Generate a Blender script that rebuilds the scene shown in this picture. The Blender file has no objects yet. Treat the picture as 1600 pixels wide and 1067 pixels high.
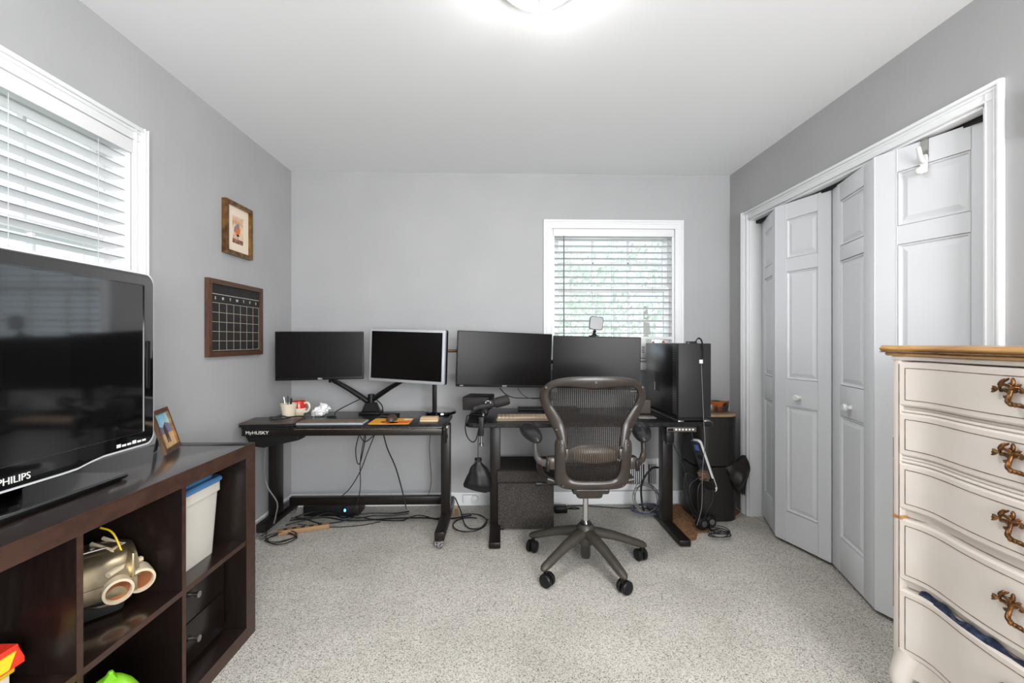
import bpy, bmesh, math, random
from mathutils import Vector as V, Matrix
random.seed(7)
S = bpy.context.scene
COL = S.collection
PI = math.pi
R = math.radians

# ------------------------------------------------------------ camera
FOC, CX, CY, EYE = 711.0, 782.0, 532.0, 1.215
TH = math.atan((800 - CX) / FOC)
cd = bpy.data.cameras.new('camera')
cam = bpy.data.objects.new('camera', cd)
COL.objects.link(cam)
cam.location = (0, 0, EYE)
cam.rotation_euler = (PI / 2, 0, -TH)
cd.sensor_width = 36
cd.lens = FOC / 1600 * 36
cd.shift_y = (CY - 533.5) / 1600
cd.clip_start = .02
S.camera = cam

# ------------------------------------------------------------ world, lamps, exposure
w = bpy.data.worlds.new('sky')
S.world = w
w.use_nodes = True
wn = w.node_tree.nodes
bg = wn['Background']
bg.inputs[0].default_value = (.80, .91, 1, 1)
bg.inputs[1].default_value = 1.25
S.view_settings.view_transform = 'Standard'
S.view_settings.look = 'None'
S.view_settings.gamma = 1
S.view_settings.use_curve_mapping = False
S.view_settings.exposure = 0.17
LAMP_STRENGTH = 80.0
ld = bpy.data.lights.new('fill_light', 'AREA')  # unseen fill light added behind the camera to brighten the room
ld.shape = 'RECTANGLE'
ld.size, ld.size_y = 1.8, 1.4
ld.energy = 166
ld.color = (.97, .985, 1)
lo = bpy.data.objects.new('fill_light', ld)
COL.objects.link(lo)
lo.location = (1.0, -1.9, 1.45)
lo.rotation_euler = V((-.42, .74, .2)).to_track_quat('-Z', 'Y').to_euler()

# ------------------------------------------------------------ pixel measurements -> room points
FV = V((math.sin(TH), math.cos(TH), 0))
RV = V((math.cos(TH), -math.sin(TH), 0))


def ray(px, py):
    return FV + RV * ((px - 800) / FOC) + V((0, 0, 1)) * ((CY - py) / FOC)


def at(px, py, Y):
    d = ray(px, py)
    return V((0, 0, EYE)) + d * (Y / d.y)


def atx(px, py, X):
    d = ray(px, py)
    return V((0, 0, EYE)) + d * (X / d.x)


def atz(px, py, Z=0):
    d = ray(px, py)
    return V((0, 0, EYE)) + d * ((Z - EYE) / d.z)


# ------------------------------------------------------------ materials
def srgb(r, g, b):
    f = lambda c: (c / 255 / 12.92) if c / 255 <= .04045 else ((c / 255 + .055) / 1.055) ** 2.4
    return (f(r), f(g), f(b))


def mat(name, c, c2=None, rough=.5, metal=0, scale=8, stretch=(1, 1, 1), bump=0, bscale=None, detail=4,
        lo=.35, hi=.65, spec=.5, coat=0, trans=0, emit=0, sheen=0, alpha=1, coat_rough=.08):
    m = bpy.data.materials.new(name)
    m.use_nodes = True
    nt = m.node_tree
    b = nt.nodes['Principled BSDF']
    b.inputs['Base Color'].default_value = (*c, 1)
    b.inputs['Roughness'].default_value = rough
    b.inputs['Metallic'].default_value = metal
    b.inputs['Specular IOR Level'].default_value = spec
    b.inputs['Coat Weight'].default_value = coat
    b.inputs['Coat Roughness'].default_value = coat_rough
    b.inputs['Transmission Weight'].default_value = trans
    b.inputs['Sheen Weight'].default_value = sheen
    b.inputs['Alpha'].default_value = alpha
    if emit:
        b.inputs['Emission Color'].default_value = (*c, 1)
        b.inputs['Emission Strength'].default_value = emit
    if c2 or bump:
        tc = nt.nodes.new('ShaderNodeTexCoord')
        mp = nt.nodes.new('ShaderNodeMapping')
        mp.inputs['Scale'].default_value = stretch
        nt.links.new(tc.outputs['Object'], mp.inputs['Vector'])
    if c2:
        n = nt.nodes.new('ShaderNodeTexNoise')
        n.inputs['Scale'].default_value = scale
        n.inputs['Detail'].default_value = detail
        nt.links.new(mp.outputs[0], n.inputs['Vector'])
        cr = nt.nodes.new('ShaderNodeValToRGB')
        cr.color_ramp.elements[0].position = lo
        cr.color_ramp.elements[1].position = hi
        cr.color_ramp.elements[0].color = (*c, 1)
        cr.color_ramp.elements[1].color = (*c2, 1)
        nt.links.new(n.outputs['Fac'], cr.inputs[0])
        nt.links.new(cr.outputs[0], b.inputs['Base Color'])
    if bump:
        n2 = nt.nodes.new('ShaderNodeTexNoise')
        n2.inputs['Scale'].default_value = bscale or scale
        n2.inputs['Detail'].default_value = detail
        nt.links.new(mp.outputs[0], n2.inputs['Vector'])
        bp = nt.nodes.new('ShaderNodeBump')
        bp.inputs['Strength'].default_value = bump
        bp.inputs['Distance'].default_value = .004
        nt.links.new(n2.outputs['Fac'], bp.inputs['Height'])
        nt.links.new(bp.outputs[0], b.inputs['Normal'])
    return m


def glass_mat():
    m = bpy.data.materials.new('window glass')
    m.use_nodes = True
    nt = m.node_tree
    nt.nodes.remove(nt.nodes['Principled BSDF'])
    out = nt.nodes['Material Output']
    t = nt.nodes.new('ShaderNodeBsdfTransparent')
    g = nt.nodes.new('ShaderNodeBsdfGlossy')
    g.inputs['Roughness'].default_value = .01
    lw_ = nt.nodes.new('ShaderNodeLayerWeight')
    lw_.inputs[0].default_value = .12
    f = nt.nodes.new('ShaderNodeMath')
    f.operation = 'MULTIPLY'
    f.inputs[1].default_value = .5
    nt.links.new(lw_.outputs['Facing'], f.inputs[0])
    mx = nt.nodes.new('ShaderNodeMixShader')
    nt.links.new(f.outputs[0], mx.inputs[0])
    nt.links.new(t.outputs[0], mx.inputs[1])
    nt.links.new(g.outputs[0], mx.inputs[2])
    nt.links.new(mx.outputs[0], out.inputs[0])
    return m


def carpet_mat():
    m = bpy.data.materials.new('cut pile carpet')
    m.use_nodes = True
    nt = m.node_tree
    b = nt.nodes['Principled BSDF']
    b.inputs['Roughness'].default_value = 1
    b.inputs['Specular IOR Level'].default_value = .05
    tc = nt.nodes.new('ShaderNodeTexCoord')
    n1 = nt.nodes.new('ShaderNodeTexVoronoi')
    n1.inputs['Scale'].default_value = 300
    n3 = nt.nodes.new('ShaderNodeSeparateColor')
    nt.links.new(n1.outputs['Color'], n3.inputs[0])
    n2 = nt.nodes.new('ShaderNodeTexNoise')
    n2.inputs['Scale'].default_value = 3.2
    n2.inputs['Detail'].default_value = 5
    nt.links.new(tc.outputs['Object'], n1.inputs['Vector'])
    nt.links.new(tc.outputs['Object'], n2.inputs['Vector'])
    cr = nt.nodes.new('ShaderNodeValToRGB')
    e = cr.color_ramp.elements
    e[0].position = .0
    e[0].color = (*srgb(104, 100, 93), 1)
    e[1].position = 1
    e[1].color = (*srgb(226, 221, 213), 1)
    k = e.new(.14)
    k.color = (*srgb(164, 159, 151), 1)
    k = e.new(.4)
    k.color = (*srgb(202, 197, 188), 1)
    nt.links.new(n3.outputs[0], cr.inputs[0])
    c2 = nt.nodes.new('ShaderNodeValToRGB')
    c2.color_ramp.elements[0].position = .32
    c2.color_ramp.elements[0].color = (.84, .84, .83, 1)
    c2.color_ramp.elements[1].position = .58
    c2.color_ramp.elements[1].color = (1, 1, 1, 1)
    nt.links.new(n2.outputs['Fac'], c2.inputs[0])
    mx = nt.nodes.new('ShaderNodeMix')
    mx.data_type = 'RGBA'
    mx.blend_type = 'MULTIPLY'
    mx.inputs['Factor'].default_value = 1
    nt.links.new(cr.outputs[0], mx.inputs[6])
    nt.links.new(c2.outputs[0], mx.inputs[7])
    nt.links.new(mx.outputs[2], b.inputs['Base Color'])
    bp = nt.nodes.new('ShaderNodeBump')
    bp.inputs['Strength'].default_value = .5
    bp.inputs['Distance'].default_value = .006
    nt.links.new(n3.outputs[1], bp.inputs['Height'])
    nt.links.new(bp.outputs[0], b.inputs['Normal'])
    return m


def fabric_mat(name, a, b_):
    m = mat(name, a, b_, rough=.95, scale=420, stretch=(1, 1, .6), bump=.5, lo=.4, hi=.6, spec=.1, detail=2)
    return m


M = dict(
    wall=mat('grey wall paint', srgb(174, 174, 175), srgb(178, 178, 179), rough=.55, scale=3, bump=.05, bscale=60, spec=.3),
    ceil=mat('white ceiling paint', srgb(246, 247, 248), rough=.8, bump=.06, bscale=50, spec=.2),
    carpet=carpet_mat(),
    trim=mat('white trim paint', srgb(238, 239, 240), rough=.35, bump=.02, bscale=40),
    door=mat('white moulded door paint', srgb(220, 222, 225), rough=.4, bump=.06, bscale=30, stretch=(6, 6, .6)),
    slat=mat('white blind slat', srgb(240, 240, 240), rough=.4),
    cord=mat('white cord', srgb(205, 205, 205), rough=.7),
    glass=glass_mat(),
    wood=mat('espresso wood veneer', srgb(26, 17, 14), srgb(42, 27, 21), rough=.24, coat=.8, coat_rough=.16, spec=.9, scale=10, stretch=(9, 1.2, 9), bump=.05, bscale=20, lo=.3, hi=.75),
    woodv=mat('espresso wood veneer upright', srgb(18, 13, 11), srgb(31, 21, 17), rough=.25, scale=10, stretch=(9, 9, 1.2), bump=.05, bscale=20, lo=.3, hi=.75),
    edge=mat('worn espresso edge band', srgb(54, 34, 26), srgb(70, 46, 36), rough=.4, scale=12, stretch=(4, 2, 4)),
    black=mat('black plastic', srgb(17, 17, 18), rough=.42, spec=.35),
    matte=mat('matte black powder coat', srgb(16, 15, 15), srgb(22, 20, 19), rough=.5, scale=30, bump=.04, spec=.35),
    deskblack=mat('black desk laminate', srgb(24, 24, 26), srgb(31, 30, 31), rough=.26, scale=40, bump=.03, spec=.4),
    brownblack=mat('black painted steel', srgb(21, 17, 15), srgb(28, 22, 19), rough=.36, scale=6, spec=.35),
    gloss=mat('gloss black plastic', srgb(10, 10, 11), rough=.04, coat=1, spec=.8),
    screen=mat('switched off glossy screen', srgb(12, 12, 13), rough=.06, spec=1, coat=1),
    screenmat=mat('switched off matte screen', srgb(13, 10, 9), rough=.26, spec=.13),
    silver=mat('silver plastic', srgb(190, 193, 197), rough=.35, metal=.35),
    chrome=mat('chrome', srgb(210, 210, 212), rough=.15, metal=1),
    steel=mat('brushed steel', srgb(170, 168, 165), rough=.3, metal=1),
    white=mat('white plastic', srgb(232, 232, 230), rough=.4),
    print=mat('white print', srgb(235, 235, 230), rough=.6),
    cream=mat('cream ceramic', srgb(236, 222, 200), rough=.25, coat=.3),
    red=mat('red glaze', srgb(205, 40, 28), rough=.25, coat=.3),
    paper=mat('white paper', srgb(238, 238, 238), rough=.8),
    tanwood=mat('pale wood', srgb(214, 186, 146), srgb(196, 164, 122), rough=.5, scale=8, stretch=(1, 12, 12)),
    walnut=mat('walnut frame', srgb(70, 46, 33), srgb(92, 62, 45), rough=.5, scale=10, stretch=(8, 8, 1.5), bump=.1),
    chalk=mat('chalkboard', srgb(30, 27, 26), srgb(37, 33, 32), rough=.7, scale=14),
    gold=mat('antique gold frame', srgb(150, 112, 66), srgb(92, 64, 38), rough=.35, metal=.7, scale=25),
    matboard=mat('cream mat board', srgb(238, 222, 200), rough=.8),
    chairf=mat('bronze grey chair plastic', srgb(52, 45, 40), srgb(59, 51, 45), rough=.3, scale=20, bump=.05, bscale=200),
    chairbase=mat('dark olive grey base', srgb(58, 54, 48), srgb(65, 61, 54), rough=.42, scale=20),
    chairmesh=mat('dark chair mesh', srgb(27, 23, 21), srgb(36, 30, 26), rough=.6, spec=.3, scale=9),
    armpad=mat('black arm pad', srgb(42, 41, 41), rough=.26),
    ottoman=fabric_mat('grey woven ottoman', srgb(42, 41, 42), srgb(90, 84, 79)),
    bag=mat('black nylon', srgb(20, 20, 22), rough=.45, spec=.35, bump=.3, bscale=25),
    clothbrown=mat('dark brown nylon', srgb(28, 22, 18), srgb(42, 33, 27), rough=.5, scale=8, bump=.3, bscale=20),
    cable=mat('black cable rubber', srgb(18, 18, 19), rough=.5),
    cablegrey=mat('grey cable', srgb(120, 118, 118), rough=.5),
    cableblue=mat('slate blue cable', srgb(70, 78, 100), rough=.5),
    orange=mat('orange cable', srgb(186, 100, 44), srgb(44, 34, 28), rough=.5, scale=9, lo=.45, hi=.55),
    dresser=mat('cream chalk paint', srgb(222, 213, 204), srgb(227, 219, 211), rough=.5, scale=7, bump=.06, bscale=40),
    dresserworn=mat('worn brown paint groove', srgb(92, 72, 54), srgb(140, 118, 96), rough=.6, scale=30),
    oak=mat('honey oak top', srgb(196, 152, 96), srgb(168, 118, 66), rough=.3, scale=6, stretch=(14, 1, 14), bump=.05, coat=.2),
    bronze=mat('antique bronze', srgb(146, 102, 58), srgb(84, 56, 34), rough=.36, metal=.8, scale=60),
    dark=mat('dark recess', srgb(20, 18, 17), rough=.8),
    rust=mat('rust brown mat', srgb(108, 74, 48), srgb(160, 118, 80), rough=.95, scale=60, bump=.8, lo=.3, hi=.7),
    blue=mat('blue lid plastic', srgb(78, 128, 176), rough=.35),
    clear=mat('frosted clear plastic', srgb(236, 230, 220), rough=.35, trans=.3, spec=.4),
    denim=mat('dark blue cloth', srgb(28, 38, 62), srgb(70, 84, 112), rough=.9, scale=60, bump=.6, lo=.45, hi=.7),
    copper=mat('copper lens', srgb(170, 104, 66), srgb(120, 70, 42), rough=.25, metal=.6, scale=20),
    champagne=mat('champagne metal', srgb(176, 160, 130), srgb(112, 102, 86), rough=.3, metal=.85, scale=9),
    bone=mat('bone plastic', srgb(206, 190, 164), rough=.4),
    yellow=mat('yellow plastic', srgb(244, 206, 40), rough=.35),
    toyred=mat('red plastic', srgb(228, 56, 36), rough=.3),
    lime=mat('lime green plastic', srgb(136, 196, 22), srgb(84, 160, 20), rough=.4, scale=6),
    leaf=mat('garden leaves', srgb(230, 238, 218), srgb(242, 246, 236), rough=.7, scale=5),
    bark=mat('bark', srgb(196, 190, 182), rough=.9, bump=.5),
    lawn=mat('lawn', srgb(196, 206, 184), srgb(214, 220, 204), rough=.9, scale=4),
    lampglow=mat('lit lamp glass', (1, .985, .96), rough=.4, emit=LAMP_STRENGTH),
    led=mat('blue standby light', (.05, .25, 1), emit=6),
    mattan=mat('orange pad print', srgb(238, 168, 48), rough=.7),
    mattor=mat('deep orange pad print', srgb(226, 108, 44), rough=.7),
    tan=mat('tan board', srgb(158, 124, 88), rough=.6),
)

# ------------------------------------------------------------ mesh helpers
WM = {}
I4 = Matrix.Identity(4)


def frame(o, x, y):
    x = V(x).normalized()
    y = V(y).normalized()
    z = x.cross(y)
    m = Matrix((x, y, z)).transposed().to_4x4()
    m.translation = V(o)
    return m


def T(*a):
    return Matrix.Translation(V(a))


def Rz(a):
    return Matrix.Rotation(a, 4, 'Z')


def Rx(a):
    return Matrix.Rotation(a, 4, 'X')


def Ry(a):
    return Matrix.Rotation(a, 4, 'Y')


def rrect(w_, h, r, n=5):
    p = []
    for cx, cy, a0 in ((w_ / 2 - r, h / 2 - r, 0), (-w_ / 2 + r, h / 2 - r, 90), (-w_ / 2 + r, -h / 2 + r, 180), (w_ / 2 - r, -h / 2 + r, 270)):
        for k in range(n + 1):
            a = R(a0 + 90 * k / n)
            p.append((cx + r * math.cos(a), cy + r * math.sin(a)))
    return p


def ell(rx, ry, n=20):
    return [(rx * math.cos(2 * PI * k / n), ry * math.sin(2 * PI * k / n)) for k in range(n)]


class MB:
    def __init__(s, m=None):
        s.bm = bmesh.new()
        s.m = m or I4

    def box(s, a, b, bev=0, m=None, seg=2):
        a, b = V(a), V(b)
        c, d = (a + b) / 2, b - a
        r = bmesh.ops.create_cube(s.bm, size=1)
        vs = r['verts']
        mm = s.m @ (m or I4)
        for v in vs:
            v.co = mm @ V((c.x + v.co.x * d.x, c.y + v.co.y * d.y, c.z + v.co.z * d.z))
        if bev:
            es = {e for v in vs for e in v.link_edges}
            bmesh.ops.bevel(s.bm, geom=list(es), offset=min(bev, min(abs(d.x), abs(d.y), abs(d.z)) * .49), segments=seg, profile=.5, affect='EDGES')
        return s

    def face(s, pts):
        try:
            s.bm.faces.new(pts)
        except ValueError:
            pass

    def prism(s, poly, d, m=None, bev=0):
        mm = s.m @ (m or I4)
        n = len(poly)
        if bev:
            cx = sum(p[0] for p in poly) / n
            cy = sum(p[1] for p in poly) / n
            W = max(abs(p[0] - cx) for p in poly)
            H = max(abs(p[1] - cy) for p in poly)
            sm = [(cx + (x - cx) * (1 - bev / W), cy + (y - cy) * (1 - bev / H)) for x, y in poly]
            rings = [(sm, 0), (poly, bev), (poly, d - bev), (sm, d)]
        else:
            rings = [(poly, 0), (poly, d)]
        vr = [[s.bm.verts.new(mm @ V((x, y, z))) for x, y in pl] for pl, z in rings]
        for q in range(len(vr) - 1):
            for k in range(n):
                s.face((vr[q][k], vr[q][(k + 1) % n], vr[q + 1][(k + 1) % n], vr[q + 1][k]))
        s.face(vr[0][::-1])
        s.face(vr[-1])
        return s

    def ring_prism(s, outer, inner, d, m=None):
        mm = s.m @ (m or I4)
        n = len(outer)
        vo = [[s.bm.verts.new(mm @ V((p[0], p[1], z))) for p in outer] for z in (0, d)]
        vi = [[s.bm.verts.new(mm @ V((p[0], p[1], z))) for p in inner] for z in (0, d)]
        for k in range(n):
            j = (k + 1) % n
            s.face((vo[0][k], vo[0][j], vo[1][j], vo[1][k]))
            s.face((vi[0][j], vi[0][k], vi[1][k], vi[1][j]))
            s.face((vo[1][k], vo[1][j], vi[1][j], vi[1][k]))
            s.face((vo[0][j], vo[0][k], vi[0][k], vi[0][j]))
        return s

    def tube(s, pts, r, seg=8, closed=False, flat=None, cap=True):
        pts = [V(p) for p in pts]
        n = len(pts)
        rs = r if isinstance(r, (list, tuple)) else [r] * n
        tan = []
        for k in range(n):
            if closed:
                t = pts[(k + 1) % n] - pts[k - 1]
            else:
                t = pts[min(k + 1, n - 1)] - pts[max(k - 1, 0)]
            tan.append(t.normalized() if t.length > 1e-9 else V((0, 0, 1)))
        u = tan[0].orthogonal().normalized()
        if flat:
            u = V(flat[0])
        rings = []
        for k in range(n):
            t = tan[k]
            u = (u - t * u.dot(t))
            u = u.normalized() if u.length > 1e-6 else t.orthogonal().normalized()
            v = t.cross(u)
            fl = flat[1] if flat else 1
            rings.append([s.bm.verts.new(s.m @ (pts[k] + u * math.cos(2 * PI * q / seg) * rs[k] + v * math.sin(2 * PI * q / seg) * rs[k] * fl)) for q in range(seg)])
        for k in range(n if closed else n - 1):
            a, b = rings[k], rings[(k + 1) % n]
            for q in range(seg):
                s.face((a[q], a[(q + 1) % seg], b[(q + 1) % seg], b[q]))
        if cap and not closed:
            s.face(rings[0][::-1])
            s.face(rings[-1])
        return s

    def cyl(s, a, b, r, r2=None, seg=16):
        return s.tube([a, b], [r, r if r2 is None else r2], seg)

    def lathe(s, prof, m=None, seg=24):
        mm = s.m @ (m or I4)
        rings = []
        for r, z in prof:
            if r < 1e-6:
                rings.append([s.bm.verts.new(mm @ V((0, 0, z)))])
            else:
                rings.append([s.bm.verts.new(mm @ V((r * math.cos(2 * PI * q / seg), r * math.sin(2 * PI * q / seg), z))) for q in range(seg)])
        for a, b in zip(rings, rings[1:]):
            for q in range(seg):
                j = (q + 1) % seg
                if len(a) == 1 and len(b) > 1:
                    s.face((a[0], b[j], b[q]))
                elif len(b) == 1 and len(a) > 1:
                    s.face((a[q], a[j], b[0]))
                elif len(a) > 1:
                    s.face((a[q], a[j], b[j], b[q]))
        return s

    def grid(s, f, nu, nv, closeu=False):
        vs = [[s.bm.verts.new(s.m @ V(f(i / nu, j / nv))) for j in range(nv + 1)] for i in range(nu if closeu else nu + 1)]
        for i in range(nu):
            for j in range(nv):
                i2 = (i + 1) % len(vs)
                s.face((vs[i][j], vs[i2][j], vs[i2][j + 1], vs[i][j + 1]))
        return s

    def ball(s, c, rx, ry=None, rz=None, seg=16, m=None):
        r = bmesh.ops.create_uvsphere(s.bm, u_segments=seg, v_segments=max(6, seg // 2), radius=1)
        mm = s.m @ T(*c) @ (m or I4)
        for v in r['verts']:
            v.co = mm @ V((v.co.x * rx, v.co.y * (ry or rx), v.co.z * (rz or rx)))
        return s

    def build(s, name, material, parent=None, label=None, local=False, smooth=True, kind=None, sharp=38):
        bm = s.bm
        bmesh.ops.recalc_face_normals(bm, faces=bm.faces)
        loc = None
        if parent is not None:
            if not local:
                bm.transform(WM[parent.name].inverted())
        else:
            xs = [v.co.x for v in bm.verts]
            ys = [v.co.y for v in bm.verts]
            zs = [v.co.z for v in bm.verts]
            loc = V(((min(xs) + max(xs)) / 2, (min(ys) + max(ys)) / 2, min(zs)))
            bm.transform(Matrix.Translation(-loc))
        if smooth:
            lim = R(sharp)
            for f in bm.faces:
                f.smooth = True
            for e in bm.edges:
                if len(e.link_faces) == 2 and e.calc_face_angle(0) > lim:
                    e.smooth = False
        me = bpy.data.meshes.new(name)
        bm.to_mesh(me)
        bm.free()
        me.materials.append(material)
        o = bpy.data.objects.new(name, me)
        COL.objects.link(o)
        if parent is not None:
            o.parent = parent
            WM[o.name] = WM[parent.name]
        else:
            o.location = loc
            WM[o.name] = Matrix.Translation(loc)
        if label:
            o['label'] = label
        if kind:
            o['kind'] = kind
        return o


def thing(name, label, cat, loc=(0, 0, 0), rz=0, group=None, kind=None):
    o = bpy.data.objects.new(name, None)
    COL.objects.link(o)
    o.empty_display_size = .05
    o.location = loc
    o.rotation_euler = (0, 0, rz)
    WM[o.name] = Matrix.Translation(V(loc)) @ Rz(rz)
    if label:
        o['label'] = label
    if cat:
        o['category'] = cat
    if group:
        o['group'] = group
    if kind:
        o['kind'] = kind
    return o


def tag(o, label, cat, group=None):
    o['label'] = label
    o['category'] = cat
    if group:
        o['group'] = group
    return o


def clone(o, parent, loc=None):
    c = o.copy()
    COL.objects.link(c)
    c.parent = parent
    WM[c.name] = WM[parent.name]
    if loc is not None:
        c.location = loc
    return c


def text(s, size, m, material, parent, name='lettering', ext=.0006, sx=1, kind=None):
    cu = bpy.data.curves.new('t', 'FONT')
    cu.body = s
    cu.size = size
    cu.align_x = 'CENTER'
    cu.align_y = 'CENTER'
    cu.extrude = ext
    cu.resolution_u = 3
    to = bpy.data.objects.new('t', cu)
    COL.objects.link(to)
    dg = bpy.context.evaluated_depsgraph_get()
    me = bpy.data.meshes.new_from_object(to.evaluated_get(dg))
    bpy.data.objects.remove(to)
    bpy.data.curves.remove(cu)
    me.name = name
    mm = m @ Matrix.Diagonal((sx, 1, 1, 1))
    if parent is not None:
        mm = WM[parent.name].inverted() @ mm
    me.transform(mm)
    me.materials.clear()
    me.materials.append(material)
    o = bpy.data.objects.new(name, me)
    COL.objects.link(o)
    o.parent = parent
    WM[o.name] = WM[parent.name]
    return o


def smooth_path(pts, n=8):
    pts = [V(p) for p in pts]
    out = []
    for k in range(len(pts) - 1):
        p0, p1, p2, p3 = pts[max(k - 1, 0)], pts[k], pts[k + 1], pts[min(k + 2, len(pts) - 1)]
        for q in range(n):
            t = q / n
            out.append(.5 * ((2 * p1) + (p2 - p0) * t + (2 * p0 - 5 * p1 + 4 * p2 - p3) * t * t + (3 * p1 - p0 - 3 * p2 + p3) * t ** 3))
    out.append(pts[-1])
    return out


def interp(tab, x):
    if x <= tab[0][0]:
        return tab[0][1]
    for (a, va), (b, vb) in zip(tab, tab[1:]):
        if x <= b:
            t = (x - a) / (b - a)
            return va + (vb - va) * t
    return tab[-1][1]


def cable(pts, r, label, mt='cable', name='cable', n=7):
    o = MB().tube(smooth_path(pts, n), r, 7).build(name, M[mt])
    return tag(o, label, 'cable', None)


# ============================================================ room shell
XL, XR, YB, YF, ZC = -1.53, 1.72, 3.37, -2.9, 2.452
TW = .13


def struct(name, mb, m):
    o = mb.build(name, m, smooth=False)
    o['kind'] = 'structure'
    return o


struct('floor', MB().box((XL - TW, YF - TW, -.1), (XR + .9, YB + TW, 0)), M['carpet'])
struct('ceiling', MB().box((XL - TW, YF - TW, ZC), (XR + .9, YB + TW, ZC + .1)), M['ceil'])
# left wall with window hole
LY0, LY1, WZ0, WZ1 = .99, 1.925, 1.085, 2.045
struct('wall_left', MB().box((XL - TW, YF - TW, 0), (XL, LY0, ZC)).box((XL - TW, LY1, 0), (XL, YB + TW, ZC))
       .box((XL - TW, LY0, 0), (XL, LY1, WZ0)).box((XL - TW, LY0, WZ1), (XL, LY1, ZC)), M['wall'])
BX0, BX1 = .383, 1.300
struct('wall_back', MB().box((XL, YB, 0), (BX0, YB + TW, ZC)).box((BX1, YB, 0), (XR + .9, YB + TW, ZC))
       .box((BX0, YB, 0), (BX1, YB + TW, WZ0)).box((BX0, YB, WZ1), (BX1, YB + TW, ZC)), M['wall'])
CY0, CY1, CZ = 1.565, 3.105, 2.052
struct('wall_right', MB().box((XR, YF - TW, 0), (XR + .11, CY0, ZC)).box((XR, CY1, 0), (XR + .11, YB, ZC))
       .box((XR, CY0, CZ), (XR + .11, CY1, ZC)), M['wall'])
struct('wall_front', MB().box((XL, YF - TW, 0), (XR + .9, YF, ZC)), M['wall'])
struct('wall_closet', MB().box((XR + .8, YF, 0), (XR + .9, YB, ZC)).box((XR + .11, CY0 - .2, 0), (XR + .8, CY0 - .1, ZC)), M['wall'])

for nm, mb in (('baseboard_back', MB().box((XL, YB - .014, 0), (XR, YB, .095), .004)),
               ('baseboard_left', MB().box((XL, YF, 0), (XL + .014, YB - .014, .095), .004)),
               ('baseboard_right', MB().box((XR - .014, YF, 0), (XR, 1.49, .095), .004))):
    struct(nm, mb, M['trim'])

# closet casing
c = thing('trim_1', None, None, (XR, CY0, 0), kind='structure')


def casing_bar(a, b, parent, n, width, name='casing_board', thick=.02):
    """board with a stepped profile between a and b; n = room-facing normal; the outer edge is on the left of a->b"""
    a, b = V(a), V(b)
    u = (b - a).normalized()
    m = frame(a, u, V(n).cross(u))      # x along, y inward, z = out of the wall
    L = (b - a).length
    mb = MB(m)
    if abs(u.z) < .5:
        thick += .0008
    e = .0008
    h_ = .0012 if abs(u.z) < .5 else .0005
    mb.box((h_, 0, 0), (L - h_, width, thick * .6), .002)
    mb.box((e + h_, e, .001), (L - e - h_, width * .28, thick), .004)
    mb.box((e + h_, width * .34, .001), (L - e - h_, width * .5, thick * .8), .003)
    mb.box((e + h_, width * .86, .001), (L - e - h_, width - e, thick * .72), .002)
    return mb.build(name, M['trim'], parent)


n = (-1, 0, 0)
casing_bar((XR, CY1 + .068, CZ + .06), (XR, CY1 + .068, 0), c, n, .068)
casing_bar((XR, CY0 - .058, CZ + .06), (XR, CY1 + .068, CZ + .06), c, n, .06)
casing_bar((XR, CY0 - .058, 0), (XR, CY0 - .058, CZ + .06), c, n, .058)
MB().box((XR - .004, CY1 - .012, 0), (XR + .11, CY1, CZ), .002).build('jamb', M['trim'], c)
MB().box((XR - .004, CY0, 0), (XR + .11, CY0 + .012, CZ), .002).build('jamb', M['trim'], c)
MB().box((XR - .004, CY0, CZ - .012), (XR + .11, CY1, CZ), .002).build('head_jamb', M['trim'], c)
MB().box((XR + .04, CY0 + .012, CZ - .03), (XR + .07, CY1 - .012, CZ - .012)).build('track', M['dark'], c)


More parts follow.
